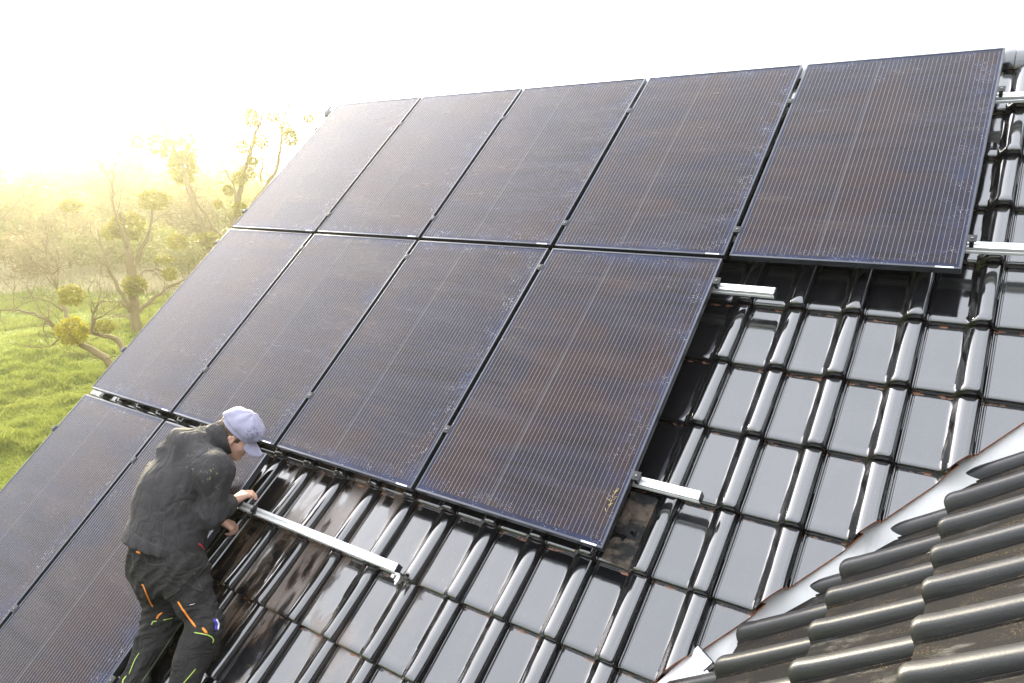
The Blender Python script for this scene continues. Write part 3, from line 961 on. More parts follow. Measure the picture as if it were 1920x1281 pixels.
def jacket_fn(P):
    d = jacket_sdf(P)
    ax_arm = (wr_r - el_r); ax_arm /= np.linalg.norm(ax_arm)
    ax_up = (el_r - sh_r); ax_up /= np.linalg.norm(ax_up)
    near_arm = np.exp(-(np.minimum(seg(P, sh_r, el_r, 0, 0), seg(P, el_r, wr_r, 0, 0)) / .13) ** 2)
    near_elb = np.exp(-(np.linalg.norm(P - el_r, axis=1) / .16) ** 2)
    d = d + folds(P, .019, 21, 6.5)
    d = d + ridge_folds(P, .020, 31, 5, ax_up, 52) * near_elb
    d = d + ridge_folds(P, .013, 33, 6, ax_arm, 60) * near_arm
    sp = v_(spine2 - spine0); sp /= np.linalg.norm(sp)
    d = d + ridge_folds(P, .016, 37, 4, (sp * .35 + R_ * .9), 34) * (1 - near_arm)
    h = (P - hem_c) @ hem_n
    # band at the hem
    d = d - .006 * np.clip(1 - np.abs(h + .035) / .03, 0, 1) ** .5 * 0 + .004 * np.exp(-((h + .066) / .006) ** 2)
    d = np.maximum(d, h)
    for w, e in ((wr_r, el_r), (wr_l, el_l)):
        a = (w - e); a /= np.linalg.norm(a)
        near = np.linalg.norm(P - w, axis=1) < .12
        d = np.where(near, np.maximum(d, (P - w) @ a - .012), d)
    return d
pts = np.array([sh_r, sh_l, el_r, wr_r, el_l, wr_l, spine0, spine1, spine2, nape, J(250, 1000, 3.86)])
VJ, FJ = grid_mesh(jacket_fn, pts.min(0) - .25, pts.max(0) + .25, .0085)
t = NT('jacket_softshell'); p = t.coord('Position')
f = t.noise(p, 9, 4, .6); g = t.noise(p, 420, 2, .5); k = t.noise(p, 26, 6, .72)
c = t.mix(f, (.024, .0225, .0232), (.046, .043, .044))
# paint and dust marks on the back of the sleeve
st = W3(372, 885, 3.7)
dd = t.n('VectorMath', operation='DISTANCE'); t.put(dd.inputs[0], p); dd.inputs[1].default_value = st
c = t.mix(t.math('MULTIPLY', t.math('SUBTRACT', 1.0, t.ramp(dd.outputs['Value'], .05, .26)), t.math('MULTIPLY', t.ramp(k, .57, .68), .55)), c, (.22, .22, .25))
st2 = W3(408, 905, 3.72)
dd2 = t.n('VectorMath', operation='DISTANCE'); t.put(dd2.inputs[0], p); dd2.inputs[1].default_value = st2
c = t.mix(t.math('MULTIPLY', t.math('SUBTRACT', 1.0, t.ramp(dd2.outputs['Value'], .06, .13)), t.ramp(t.noise(p, 48, 3, .6), .66, .72)), c, (.22, .20, .09))
t.set(col=c, rough=.85, spec=.25); w1 = t.math('ABSOLUTE', t.math('SUBTRACT', t.noise(t.scaled(p, (7, 7, 4)), 1.0, 2, .5, 1.2), .5))
w2 = t.math('ABSOLUTE', t.math('SUBTRACT', t.noise(t.scaled(p, (15, 15, 9)), 1.0, 2, .5, .8), .5))
t.bump(t.math('ADD', t.math('ADD', t.math('MULTIPLY', w1, 3.3), t.math('MULTIPLY', w2, .9)), t.math('ADD', t.math('MULTIPLY', g, .03), t.math('MULTIPLY', k, .25))), .75, .016)
M_JACK = t.m
person = bpy.data.objects.new('person', None); COL.objects.link(person)
PB = Vector((an_r + an_l) / 2); person.location = PB
WORLD['person'] = Matrix.Translation(PB)
tag(person, 'worker in black jacket and pale lilac cap bending over the aluminium rail', 'person')
jacket = link('jacket', finish(np_mesh(VJ, FJ), M_JACK, True), person)

# trousers
toe_r, toe_l = J(372, 1372, 3.60), J(292, 1352, 3.80)
def trousers_fn(P):
    pel = smin_all([seg(P, spine0 + D_ * .03 - R_ * .03, (hip_r + hip_l) / 2 - R_ * .035, .142, .138), seg(P, hip_r + D_ * -.03, hip_l + D_ * -.03 + R_ * .02, .122, .112),
                    seg(P, J(266, 1035, 3.86), J(282, 1085, 3.86), .078, .076)], .06)
    lr = smin(seg(P, hip_r, kn_r, .118, .094), seg(P, kn_r, an_r, .096, .066), .035)
    ll = smin(seg(P, hip_l, kn_l, .112, .086), seg(P, kn_l, an_l, .088, .062), .035)
    d = smin(lr, ll, .012)
    d = smin(d, pel, .05)
    a1 = kn_r - hip_r; a1 /= np.linalg.norm(a1); a2 = an_r - kn_r; a2 /= np.linalg.norm(a2)
    kk = np.exp(-(np.minimum(np.linalg.norm(P - kn_r, axis=1), np.linalg.norm(P - kn_l, axis=1)) / .14) ** 2)
    d = d + folds(P, .028, 61, 7)
    d = d + ridge_folds(P, .022, 63, 6, (a1 + a2 * .3), 70) * kk
    d = d + ridge_folds(P, .016, 66, 5, a1 * .6 + R_ * .6, 42) * (1 - kk)
    h = (P - (hem_c - hem_n * .06)) @ hem_n
    d = np.maximum(d, -h)
    for w, e in ((an_r, kn_r), (an_l, kn_l)):
        a = (w - e); a /= np.linalg.norm(a)
        near = np.linalg.norm(P - w, axis=1) < .2
        d = np.where(near, np.maximum(d, (P - w) @ a - .02), d)
    return d
pts = np.array([hip_r, hip_l, kn_r, kn_l, an_r, an_l, spine0])
VT, FT = grid_mesh(trousers_fn, pts.min(0) - .22, pts.max(0) + .22, .0085)
t = NT('work_trousers'); p = t.coord('Position')
f = t.noise(p, 8, 5, .65); g = t.noise(p, 380, 2, .5); k = t.noise(p, 20, 5, .7)
c = t.mix(f, (.015, .0145, .014), (.032, .030, .028))
c = t.mix(t.math('MULTIPLY', t.ramp(k, .58, .75), .35), c, (.07, .055, .038))
t.set(col=c, rough=.88, spec=.2); w1 = t.math('ABSOLUTE', t.math('SUBTRACT', t.noise(t.scaled(p, (8, 8, 12)), 1.0, 2, .5, 1.2), .5))
w2 = t.math('ABSOLUTE', t.math('SUBTRACT', t.noise(t.scaled(p, (18, 18, 24)), 1.0, 2, .5, .8), .5))
t.bump(t.math('ADD', t.math('ADD', t.math('MULTIPLY', w1, 3.3), t.math('MULTIPLY', w2, 1.1)), t.math('ADD', t.math('MULTIPLY', g, .03), t.math('MULTIPLY', k, .3))), .8, .016)
M_TROU = t.m
trousers = link('trousers', finish(np_mesh(VT, FT), M_TROU, True), person)
# boots
def boot_fn(P):
    L = []
    for a, to_, k in ((an_r, toe_r, kn_r), (an_l, toe_l, kn_l)):
        up = (k - a) / np.linalg.norm(k - a)
        L += [seg(P, a + up * .06, a - up * .03, .054, .052), seg(P, a - up * .035, to_, .052, .044)]
    return smin_all(L, .025)
pts = np.array([an_r, an_l, toe_r, toe_l])
VB_, FB_ = grid_mesh(boot_fn, pts.min(0) - .13, pts.max(0) + .13, .011)
link('boots', finish(np_mesh(VB_, FB_), plain('boot_leather', (.03, .024, .018), .6, 0, .3, 30), True), person)

# trims laid on the cloth: found by looking along the view onto the garment
BV_T = BVHTree.FromPolygons([Vector(v) for v in VT], FT.tolist())
BV_J = BVHTree.FromPolygons([Vector(v) for v in VJ], FJ.tolist())
def trim(name, tree, pl, r, mat, flat=.5, lift=.0005, sub=5):
    P, N = [], []
    for (a, b) in zip(pl, pl[1:]):
        for s in range(sub):
            k = s / sub
            h = tree.ray_cast(CAM, ray(a[0] + (b[0] - a[0]) * k, a[1] + (b[1] - a[1]) * k).normalized())
            if h[0] is not None: P.append(h[0]); N.append(h[1])
    h = tree.ray_cast(CAM, ray(*pl[-1]).normalized())
    if h[0] is not None: P.append(h[0]); N.append(h[1])
    if len(P) < 2: return
    V, F = [], []
    n = len(P)
    for i in range(n):
        t_ = (P[min(i + 1, n - 1)] - P[max(i - 1, 0)]).normalized(); nn = N[i]; b_ = t_.cross(nn).normalized()
        e = .55 if i in (0, n - 1) else 1
        c = P[i] + nn * lift
        for q in range(8):
            a = q * math.pi / 4
            V.append(c + b_ * r * e * math.cos(a) + nn * r * flat * e * math.sin(a))
    for i in range(n - 1):
        for q in range(8): F.append((i * 8 + q, i * 8 + (q + 1) % 8, (i + 1) * 8 + (q + 1) % 8, (i + 1) * 8 + q))
    F += [tuple(range(8))[::-1], tuple((n - 1) * 8 + q for q in range(8))]
    link(name, finish(mesh_from(V, F), mat, True), person)
M_ORG = plain('orange_zip', (.75, .22, .015), .55, 0, .1, 60)
M_NEON = plain('neon_piping', (.36, .50, .08), .5, 0, .08, 60)
M_OLIVE = plain('reflective_piping', (.085, .095, .055), .5, 0, .1, 60)
M_SEAM = plain('seam_thread', (.010, .0095, .0095), .9, 0, .2, 60)
M_STITCH = plain('grey_stitching', (.052, .050, .050), .9, 0, .2, 60)
M_BLUE = plain('blue_tab', (.04, .03, .30), .5, 0, .1, 60)
M_WHT = plain('white_tab', (.62, .62, .66), .6, 0, .06, 60)
M_RED = plain('red_label', (.55, .03, .04), .6, 0, .06, 60)
z8 = lambda L: [(200 + x / 4.908, 1020 + y / 4.908) for x, y in L]
trim('orange_zip', BV_T, z8([(655, 530), (700, 600), (745, 665), (820, 765)]), .0055, M_ORG)
trim('orange_zip', BV_T, z8([(880, 772), (925, 823)]), .006, M_ORG)
trim('orange_zip', BV_T, z8([(322, 378), (335, 378), (358, 440), (392, 520), (425, 580)]), .0036, M_ORG)
trim('orange_zip', BV_T, z8([(512, 632), (480, 655), (458, 692)]), .005, M_ORG)
trim('neon_piping', BV_T, z8([(805, 815), (870, 826), (930, 838), (965, 855), (985, 882), (976, 912)]), .0026, M_NEON)
trim('neon_piping', BV_T, z8([(412, 745), (425, 715), (462, 710)]), .0028, M_NEON)
trim('neon_piping', BV_T, z8([(520, 702), (570, 690), (610, 682)]), .0022, M_NEON)
trim('neon_piping', BV_T, z8([(298, 1005), (262, 1060), (236, 1120), (205, 1198)]), .0022, M_NEON)
trim('neon_piping', BV_T, z8([(180, 1215), (152, 1250), (142, 1300)]), .0036, M_NEON)
trim('neon_piping', BV_T, z8([(820, 1150), (765, 1215), (700, 1290)]), .0022, M_NEON)
trim('reflective_piping', BV_T, z8([(690, 720), (645, 790), (592, 868), (535, 955), (480, 1040), (400, 1160), (320, 1275)]), .0038, M_OLIVE)
trim('blue_tab', BV_T, z8([(992, 690), (1010, 735), (1006, 795)]), .0075, M_BLUE, .35)
trim('white_tab', BV_T, z8([(1010, 695), (1030, 735), (1024, 790)]), .0045, M_WHT, .5, .002)
trim('white_tab', BV_T, z8([(762, 565), (820, 552)]), .0028, M_WHT)
trim('pocket_edge', BV_T, z8([(705, 568), (760, 568), (830, 550), (910, 498)]), .0026, M_SEAM, .9)
trim('pocket_edge', BV_T, z8([(668, 335), (730, 385), (800, 420), (890, 442)]), .003, M_SEAM, .9)
trim('pocket_edge', BV_T, z8([(690, 325), (750, 370), (820, 408), (892, 436)]), .0014, M_STITCH)
trim('pocket_edge', BV_T, z8([(800, 255), (840, 340), (885, 440)]), .0016, M_STITCH)
trim('pocket_edge', BV_T, z8([(345, 110), (372, 182), (460, 195), (548, 178)]), .0018, M_STITCH)
trim('pocket_edge', BV_T, z8([(372, 182), (400, 250), (470, 330), (560, 370)]), .0022, M_SEAM, .9)
trim('pocket_edge', BV_T, z8([(560, 370), (640, 470), (700, 580), (730, 700)]), .0022, M_SEAM, .9)
trim('pocket_edge', BV_T, z8([(160, 60), (200, 90), (235, 85), (245, 250)]), .0022, M_STITCH)
trim('belt_loop', BV_T, z8([(272, 70), (312, 84)]), .005, M_ORG)
z1 = lambda L: [(180 + x / 2.3675, 740 + y / 2.3675) for x, y in L]
trim('jacket_seam', BV_J, z1([(500, 235), (505, 270), (470, 330), (430, 385), (415, 430)]), .0016, M_STITCH)
trim('jacket_seam', BV_J, z1([(300, 498), (345, 475), (400, 462), (440, 470)]), .0020, M_SEAM, .9)
trim('jacket_seam', BV_J, z1([(303, 500), (302, 560), (298, 640), (283, 700)]), .0016, M_STITCH)
trim('jacket_seam', BV_J, z1([(130, 590), (200, 640), (285, 682), (380, 705), (470, 706)]), .0018, M_STITCH)
trim('red_label', BV_J, z1([(455, 662), (470, 672), (480, 688)]), .005, M_RED, .4)
trim('jacket_seam', BV_J, z1([(420, 135), (455, 165), (480, 205), (500, 235)]), .0014, M_STITCH)

# head
hf = .76 * R_ + .60 * D_ + .22 * F_; hf /= np.linalg.norm(hf)
hu = .66 * R_ - .76 * D_ - .05 * F_; hu = hu - hf * (hu @ hf); hu /= np.linalg.norm(hu)
hl = np.cross(hu, hf)                    # the head's own left
if hl @ F_ < 0: hl = -hl                 # far side from the viewer = left side
H0 = J(441, 817, 4.05)
AX = np.array([hf, hl, hu])
hp = lambda f, l, u: H0 + hf * f + hl * l + hu * u
def head_fn(P):
    cran = ell(P, hp(-.005, 0, .045), AX, (.098, .076, .092))
    face = ell(P, hp(.040, 0, -.022), AX, (.058, .060, .086))
    jaw = seg(P, hp(.020, 0, -.062), hp(.068, 0, -.092), .046, .026)
    d = smin_all([cran, face, jaw], .03)
    brow = seg(P, hp(.086, -.030, .022), hp(.086, .030, .022), .016, .016)
    cheek = smin(ell(P, hp(.062, -.036, -.022), AX, (.026, .022, .024)), ell(P, hp(.062, .036, -.022), AX, (.026, .022, .024)), .01)
    nose = smin(seg(P, hp(.094, 0, .012), hp(.116, 0, -.026), .009, .012), seg(P, hp(.104, -.012, -.032), hp(.104, .012, -.032), .009, .009), .008)
    lips = smin(ell(P, hp(.094, 0, -.057), AX, (.012, .024, .006)), ell(P, hp(.092, 0, -.068), AX, (.011, .020, .007)), .004)
    chin = ell(P, hp(.084, 0, -.094), AX, (.020, .024, .018))
    d = smin_all([d, brow, cheek], .014)
    d = smin(d, smin(nose, chin, .01), .010)
    d = smin(d, lips, .006)
    for s in (-1, 1):
        d = -smin(-d, ell(P, hp(.092, s * .032, .004), AX, (.016, .017, .011)), .010)
        ear = ell(P, hp(-.008, s * .078, -.004), AX, (.021, .0095, .034))
        bowl = ell(P, hp(-.002, s * .088, -.002), AX, (.011, .008, .019))
        lobe = ell(P, hp(-.004, s * .076, -.034), AX, (.011, .008, .011))
        ear = -smin(-smin(ear, lobe, .008), bowl, .006)
        d = smin(d, ear, .006)
    neck = seg(P, hp(-.036, 0, -.045), nape + F_ * .0 + D_ * .01, .057, .064)
    return smin(d, neck, .025)
VH, FH = grid_mesh(head_fn, H0 - .24, H0 + .20, .0042)
t = NT('skin'); p = t.coord('Position')
f = t.noise(p, 22, 4, .6)
t.set(col=t.mix(f, (.50, .28, .19), (.62, .38, .27)), rough=.5, sub=.12)
t.b.inputs['Subsurface Radius'].default_value = (.012, .005, .003)
t.bump(t.noise(p, 260, 2, .5), .12, .002)
M_SKIN = t.m
link('body', finish(np_mesh(VH, FH), M_SKIN, True), person)
M_HAIR = plain('brown_hair', (.075, .042, .022), .6, 0, .5, 90)
def hair_fn(P):
    q = (P - H0) @ AX.T
    d = ell(P, hp(-.008, 0, .040), AX, (.104, .082, .098))
    st = folds(P, .006, 91, 45, (1, 1, 1))
    d = d + st
    # below the cap, behind the ear and down to the nape, with a short sideburn
    keep = np.maximum(q[:, 0] + .020 - .35 * (q[:, 2] + .05), -(q[:, 2] + .062))
    burn = np.maximum(np.abs(q[:, 0] - .026) - .012, np.maximum(-(q[:, 2] + .012), q[:, 2] - .06))
    return np.maximum(d, np.minimum(keep, burn))
VHh, FHh = grid_mesh(hair_fn, H0 - .16, H0 + .18, .0045)
link('hair', finish(np_mesh(VHh, FHh), M_HAIR, True), person)
for s in (-1, 1):
    bm = bmesh.new()
    bmesh.ops.create_uvsphere(bm, u_segments=12, v_segments=8, radius=.0125)
    link('eye', finish(bm_mesh(bm), plain('eye_white', (.6, .56, .52), .2, 0, .05), True), person, Matrix.Translation(Vector(hp(.081, s * .031, .004))))
    bv, bf = tube_arrays([hp(.100, s * .016, .022), hp(.100, s * .030, .027), hp(.090, s * .046, .022)], [.003, .0035, .002], 6)
    link('eyebrow', finish(mesh_from(bv, bf), M_HAIR, True), person)
# cap: puffy crown, band and visor
def cap_fn(P):
    q = (P - H0) @ AX.T
    dome = ell(P, hp(.004, 0, .082), AX, (.126, .104, .074))
    dome = dome + folds(P, .010, 71, 14) + .0022 * np.cos(q[:, 2] * 0 + np.arctan2(q[:, 1], q[:, 0] - .004) * 8) * np.clip(q[:, 2] * 8, 0, 1)
    dome = np.maximum(dome, -(q[:, 2] - (.060 - .10 * q[:, 0])))
    tilt = q[:, 2] - (.052 - .12 * q[:, 0])
    ring = np.hypot((q[:, 0] + .003) / .110, q[:, 1] / .089)
    band = np.maximum((ring - 1) * .089, np.abs(tilt) - .021)
    band = band + .002 * np.exp(-((tilt - .004) / .003) ** 2)
    d = smin(dome, band, .008)
    inner = ell(P, hp(-.002, 0, .040), AX, (.102, .081, .096))
    return np.maximum(d, -inner * 0 - 1) if False else d
def visor_fn(P):
    q = (P - H0) @ AX.T
    x, y, z = q[:, 0], q[:, 1], q[:, 2]
    surf = z - (.040 - .50 * (x - .085) - 6.5 * y * y)
    edge = np.hypot((x - .070) / .112, y / .084) - 1
    d = np.maximum(np.abs(surf) * .85 - .0035, edge * .084)
    return np.maximum(d, .072 - x)
VC, FC = grid_mesh(cap_fn, H0 - .12, H0 + .24, .0042)
t = NT('cap_cloth'); p = t.coord('Position')
f = t.noise(p, 16, 5, .65); g = t.noise(p, 300, 2, .5); k = t.noise(p, 70, 4, .7)
c = t.mix(f, (.23, .215, .295), (.32, .305, .395))
sp = hp(.075, -.085, .105)
dd = t.n('VectorMath', operation='DISTANCE'); t.put(dd.inputs[0], p); dd.inputs[1].default_value = tuple(sp)
c = t.mix(t.math('MULTIPLY', t.math('SUBTRACT', 1.0, t.ramp(dd.outputs['Value'], .025, .075)), t.ramp(k, .50, .60)), c, (.13, .12, .18))
t.set(col=c, rough=.9, sheen=.2); t.bump(t.math('ADD', t.math('MULTIPLY', g, .4), f), .35, .004)
M_CLOTH = t.m
link('cap', finish(np_mesh(VC, FC), M_CLOTH, True), person)
VV, FV = grid_mesh(visor_fn, H0 - .12, H0 + .26, .0036)
link('cap_visor', finish(np_mesh(VV, FV), M_CLOTH, True), person)
# stand-up collar
cdir = v_(hp(-.03, 0, -.03) - nape); cdir /= np.linalg.norm(cdir)
def collar_fn(P):
    q = P - (nape + cdir * .035)
    ax = q @ cdir
    rad = np.linalg.norm(q - ax[:, None] * cdir, axis=1)
    return np.maximum(np.abs(rad - (.088 + .12 * ax) - folds(P, .008, 81, 16)) - .0055, np.abs(ax) - .050)
VK, FK = grid_mesh(collar_fn, nape - .2, nape + .22, .0048)
link('collar', finish(np_mesh(VK, FK), M_JACK, True), person)

# hands: palm and five fingers each
def hand(name, wrist, fwd, palm_n, spread, scale, curls, thumb):
    """fwd: along the hand, palm_n: out of the back of the hand, spread: towards the little finger"""
    fwd = v_(fwd) / np.linalg.norm(fwd); palm_n = v_(palm_n); palm_n -= fwd * (palm_n @ fwd); palm_n /= np.linalg.norm(palm_n)
    lat = np.cross(palm_n, fwd)
    if lat @ v_(spread) < 0: lat = -lat
    s = scale
    chains = []
    for k, (off, L) in enumerate(((-.030, .078), (-.010, .086), (.011, .080), (.030, .062))):
        b = wrist + fwd * (.092 - .006 * abs(k - 1)) * s + lat * off * s
        pts_ = [b]; ang = 0
        d0 = fwd + lat * off * 1.6
        for fr, cu in zip((.45, .32, .23), curls[k]):
            ang += cu
            dd_ = d0 / np.linalg.norm(d0) * math.cos(ang) - palm_n * math.sin(ang)
            pts_.append(pts_[-1] + dd_ * L * fr * s)
        chains.append(pts_)
    tb = [wrist + fwd * .025 * s - lat * .026 * s - palm_n * .006 * s]
    for L, (a, b, c_) in zip((.042, .034, .026), thumb):
        dd_ = fwd * a - lat * b - palm_n * c_; dd_ /= np.linalg.norm(dd_); tb.append(tb[-1] + dd_ * L * s)
    def fn(P):
        palm = smin_all([seg(P, wrist, wrist + fwd * .088 * s + lat * o * s, .023 * s, .0125 * s) for o in (-.028, -.009, .010, .028)], .010 * s)
        palm = smin(palm, seg(P, wrist - fwd * .07 * s, wrist, .030 * s, .026 * s), .018 * s)
        d = palm
        for pts_, r in zip(chains, (.0092, .0096, .0092, .0080)):
            f_ = smin_all([seg(P, pts_[i], pts_[i + 1], r * s * (1 - .08 * i), r * s * (.92 - .08 * i)) for i in range(3)], .003)
            d = smin(d, f_, .006 * s)
        th = smin_all([seg(P, tb[i], tb[i + 1], (.0145, .0115, .0100)[i] * s, (.0115, .0100, .0085)[i] * s) for i in range(3)], .004)
        return smin(d, th, .010 * s)
    allp = np.array([wrist - fwd * .1] + [q for c in chains for q in c] + tb)
    V, F = grid_mesh(fn, allp.min(0) - .035, allp.max(0) + .035, .0030)
    link(name, finish(np_mesh(V, F), M_SKIN, True), person)
tgt_r = J(466, 922, 4.10)
hand('hand', wr_r + (tgt_r - wr_r) * .02, tgt_r - wr_r, -D_ * .8 - F_ * .5 + R_ * -.3, R_ * .3 + D_ * .5 - F_ * .4, 1.06,
     [(.5, .9, .6), (.45, .8, .6), (.4, .75, .5), (.35, .7, .5)], [(.6, .7, .4), (.8, .35, .5), (.9, .1, .5)])
tgt_l = J(442, 990, 4.16)
hand('hand', wr_l, tgt_l - wr_l, -D_ * .9 - F_ * .4, -F_ * .6 + D_ * .3, .95,
     [(.3, .6, .5), (.5, 1.0, .7), (.7, 1.1, .7), (.8, 1.1, .7)], [(.8, .5, .3), (.9, .2, .4), (1, .1, .4)])

# ------------------------------------------------------------------ meadow
def gheight(x, y):
    return .10 * math.sin(x * .21 + 1) * math.cos(y * .17) + .06 * math.sin(x * .53 + y * .41)
gx = np.concatenate([np.linspace(-198, -75, 24), np.linspace(-72, 24, 97), np.linspace(30, 198, 24)])
gy = np.concatenate([np.linspace(-198, -34, 24), np.linspace(-30, 70, 101), np.linspace(76, 198, 24)])
gv = [(x, y, GROUND_Z + gheight(x, y) * min(1, max(0, (200 - max(abs(x), abs(y))) / 60))) for y in gy for x in gx]
ngx = len(gx)
gf = [(j * ngx + i, j * ngx + i + 1, (j + 1) * ngx + i + 1, (j + 1) * ngx + i) for j in range(len(gy) - 1) for i in range(ngx - 1)]
t = NT('meadow_ground'); p = t.coord('Position')
f = t.noise(p, .22, 6, .65); g = t.noise(p, 2.2, 5, .7)
c = t.mix(t.ramp(f, .35, .65), (.11, .16, .02), (.17, .20, .03))
c = t.mix(t.math('MULTIPLY', t.ramp(g, .5, .72), .6), c, (.16, .17, .05))
t.set(col=c, rough=.95); t.bump(g, .8, .12)
ground = link('ground', finish(mesh_from(gv, gf), t.m, True))
tag(ground, 'green meadow sloping away left of the house', kind='structure')

bm = bmesh.new()  # unseen slab, added so the tile noses mirror dark ground instead of green meadow
box(bm, -3, 34, -46, -5.4, GROUND_Z - .3, GROUND_Z + .20)
tag(link('added_dark_slab', finish(bm_mesh(bm), plain('added_slab_dark', (.045, .045, .047), .9, 0, .25, 1.5, .3), False)), 'unseen dark slab added in front of the house to darken tile reflections', kind='structure')

# blades and tufts of grass where the picture looks down on the meadow
def grass_mesh():
    N = 150000
    az0 = math.atan2(RZ.x, RZ.y)
    # uniform in the picture: sample a pixel below the tree line, left of the roof
    px = RNG.uniform(-60, 560, N); py = RNG.uniform(484, 960, N)
    d = (np.array(RX)[None] * ((px - IW / 2) / FPX)[:, None] + np.array(RY)[None] * ((py - IH / 2) / FPX)[:, None] + np.array(RZ)[None])
    k = (GROUND_Z - CAM.z) / d[:, 2]
    P = np.array(CAM)[None] + d * k[:, None]
    P[:, :2] += RNG.normal(0, .25, (N, 2))
    dist = np.linalg.norm(P - np.array(CAM), axis=1)
    keep = (dist < 80) & ((P[:, 0] < -1.5) | (P[:, 1] > 6))
    P, dist = P[keep], dist[keep]
    tuft = vnoise(np.c_[P[:, 0] + 300, P[:, 1] + 300, np.zeros(len(P))], 5, .55) * .55 + vnoise(np.c_[P[:, 0] + 300, P[:, 1] + 300, np.zeros(len(P))], 6, 1.9) * .45
    h = (.03 + .75 * np.clip(tuft - .36, 0, 1) ** 1.1) * RNG.uniform(.6, 1.4, len(P)) + .03
    w = .006 + .00055 * dist
    P[:, 2] = [GROUND_Z + gheight(a, b) for a, b in P[:, :2]]
    a = RNG.uniform(0, 6.283, len(P))
    off = np.c_[np.cos(a), np.sin(a), np.zeros(len(P))] * w[:, None]
    ln = RNG.normal(0, .35, (len(P), 2)) * h[:, None]
    tip = P + np.c_[ln, h]
    mid = P + np.c_[ln * .35, h * .55]
    V = np.stack([P - off, P + off, mid + off * .7, tip, mid - off * .7], 1).reshape(-1, 3)
    n = len(P)
    me = bpy.data.meshes.new('grass')
    me.vertices.add(5 * n); me.vertices.foreach_set('co', V.astype(np.float32).ravel())
    me.loops.add(5 * n); me.loops.foreach_set('vertex_index', np.arange(5 * n, dtype=np.int32))
    me.polygons.add(n); me.polygons.foreach_set('loop_start', np.arange(n, dtype=np.int32) * 5)
    me.update(calc_edges=True)
    return me
t = NT('grass_blades'); p = t.coord('Position')
r = t.n('NewGeometry').outputs['Random Per Island']
f = t.noise(p, .35, 4, .6); g = t.noise(p, 1.6, 4, .6)
c = t.mix(t.ramp(f, .35, .65), (.15, .195, .030), (.24, .265, .055))
c = t.mix(t.math('MULTIPLY', t.ramp(g, .48, .7), .7), c, (.10, .16, .022))
c = t.mix(t.math('POWER', r, 3.0), c, (.24, .24, .07))
t.set(col=c, rough=.75)
tr = t.n('BsdfTranslucent'); t.put(tr.inputs[0], t.mix(.5, c, (.28, .31, .06)))
ms = t.n('MixShader'); ms.inputs[0].default_value = .40
t.t.links.new(t.b.outputs[0], ms.inputs[1]); t.t.links.new(tr.outputs[0], ms.inputs[2]); t.t.links.new(ms.outputs[0], t.out.inputs[0])
M_GRASS = t.m
tag(link('grass', finish(grass_mesh(), M_GRASS, False)), 'tufted spring grass covering the meadow', 'grass', kind='stuff')

# ------------------------------------------------------------------ trees
def leaf_mat(name, a, b, c3=None):
    t = NT(name)
    r = t.n('NewGeometry').outputs['Random Per Island']
    p = t.coord('Object')
    f = t.noise(p, 1.3, 3, .6)
    c = t.mix(t.math('ADD', t.math('MULTIPLY', r, .6), t.math('MULTIPLY', f, .4)), a, b)
    if c3: c = t.mix(t.math('GREATER_THAN', r, .93), c, c3)
    t.set(col=c, rough=.6)
    tr = t.n('BsdfTranslucent'); t.put(tr.inputs[0], c)
    ms = t.n('MixShader'); ms.inputs[0].default_value = .35
    t.t.links.new(t.b.outputs[0], ms.inputs[1]); t.t.links.new(tr.outputs[0], ms.inputs[2]); t.t.links.new(ms.outputs[0], t.out.inputs[0])
    return t.m
M_MIST = leaf_mat('mistletoe_leaf', (.17, .15, .008), (.28, .245, .014), (.38, .33, .02))
M_MISTB = leaf_mat('mistletoe_leaf_bright', (.30, .26, .008), (.42, .35, .012), (.5, .43, .02))
M_LEAF = [leaf_mat('spring_leaf', (.19, .21, .03), (.30, .30, .05)), leaf_mat('olive_leaf', (.17, .17, .035), (.25, .23, .06)), leaf_mat('bud_brown_leaf', (.19, .14, .05), (.26, .20, .07))]
def mat_bark():
    t = NT('bark'); p = t.coord('Object')
    f = t.noise(t.scaled(p, (6, 6, 2)), 1.5, 5, .7)
    t.set(col=t.mix(f, (.11, .08, .038), (.24, .175, .08)), rough=.9); t.bump(f, .6, .03)
    return t.m
M_BARK = mat_bark()
def leaves(centers, size, spread=0, flat=0.0):
    """one small folded two-triangle leaf per centre"""
    n = len(centers)
    a = RNG.normal(0, 1, (n, 3)); a /= np.linalg.norm(a, axis=1)[:, None]
    b = np.cross(a, RNG.normal(0, 1, (n, 3))); b /= np.linalg.norm(b, axis=1)[:, None]
    s = (size * RNG.uniform(.6, 1.4, n))[:, None]
    c = np.asarray(centers)
    V = np.stack([c - a * s, c + b * s * .38, c + a * s, c - b * s * .38], 1).reshape(-1, 3)
    return V
def quads_mesh(V, name):
    n = len(V) // 4
    me = bpy.data.meshes.new(name)
    me.vertices.add(4 * n); me.vertices.foreach_set('co', V.astype(np.float32).ravel())
    me.loops.add(4 * n); me.loops.foreach_set('vertex_index', np.arange(4 * n, dtype=np.int32))
    me.polygons.add(n); me.polygons.foreach_set('loop_start', np.arange(n, dtype=np.int32) * 4)
    me.update(calc_edges=True)
    return me
def ball_mesh(n, seed):
    g = np.random.default_rng(seed)
    d = g.normal(0, 1, (n, 3)); d /= np.linalg.norm(d, axis=1)[:, None]
    r = g.uniform(.25, 1, n) ** .45
    # lumpy: leaf bunches at the ends of forked twigs
    k = g.normal(0, 1, (70, 3)); k /= np.linalg.norm(k, axis=1)[:, None]
    near = k[np.argmax(d @ k.T, 1)]
    d = d * .62 + near * .38
    d *= (r * (1 + .22 * vnoise(d * 1.0 + 5, seed, 2.0) - .1))[:, None]
    return quads_mesh(leaves(d, .15), 'mistletoe')
BALLS = [ball_mesh(900, 3), ball_mesh(700, 4), ball_mesh(800, 5)]
for m in BALLS: finish(m, M_MIST, False)
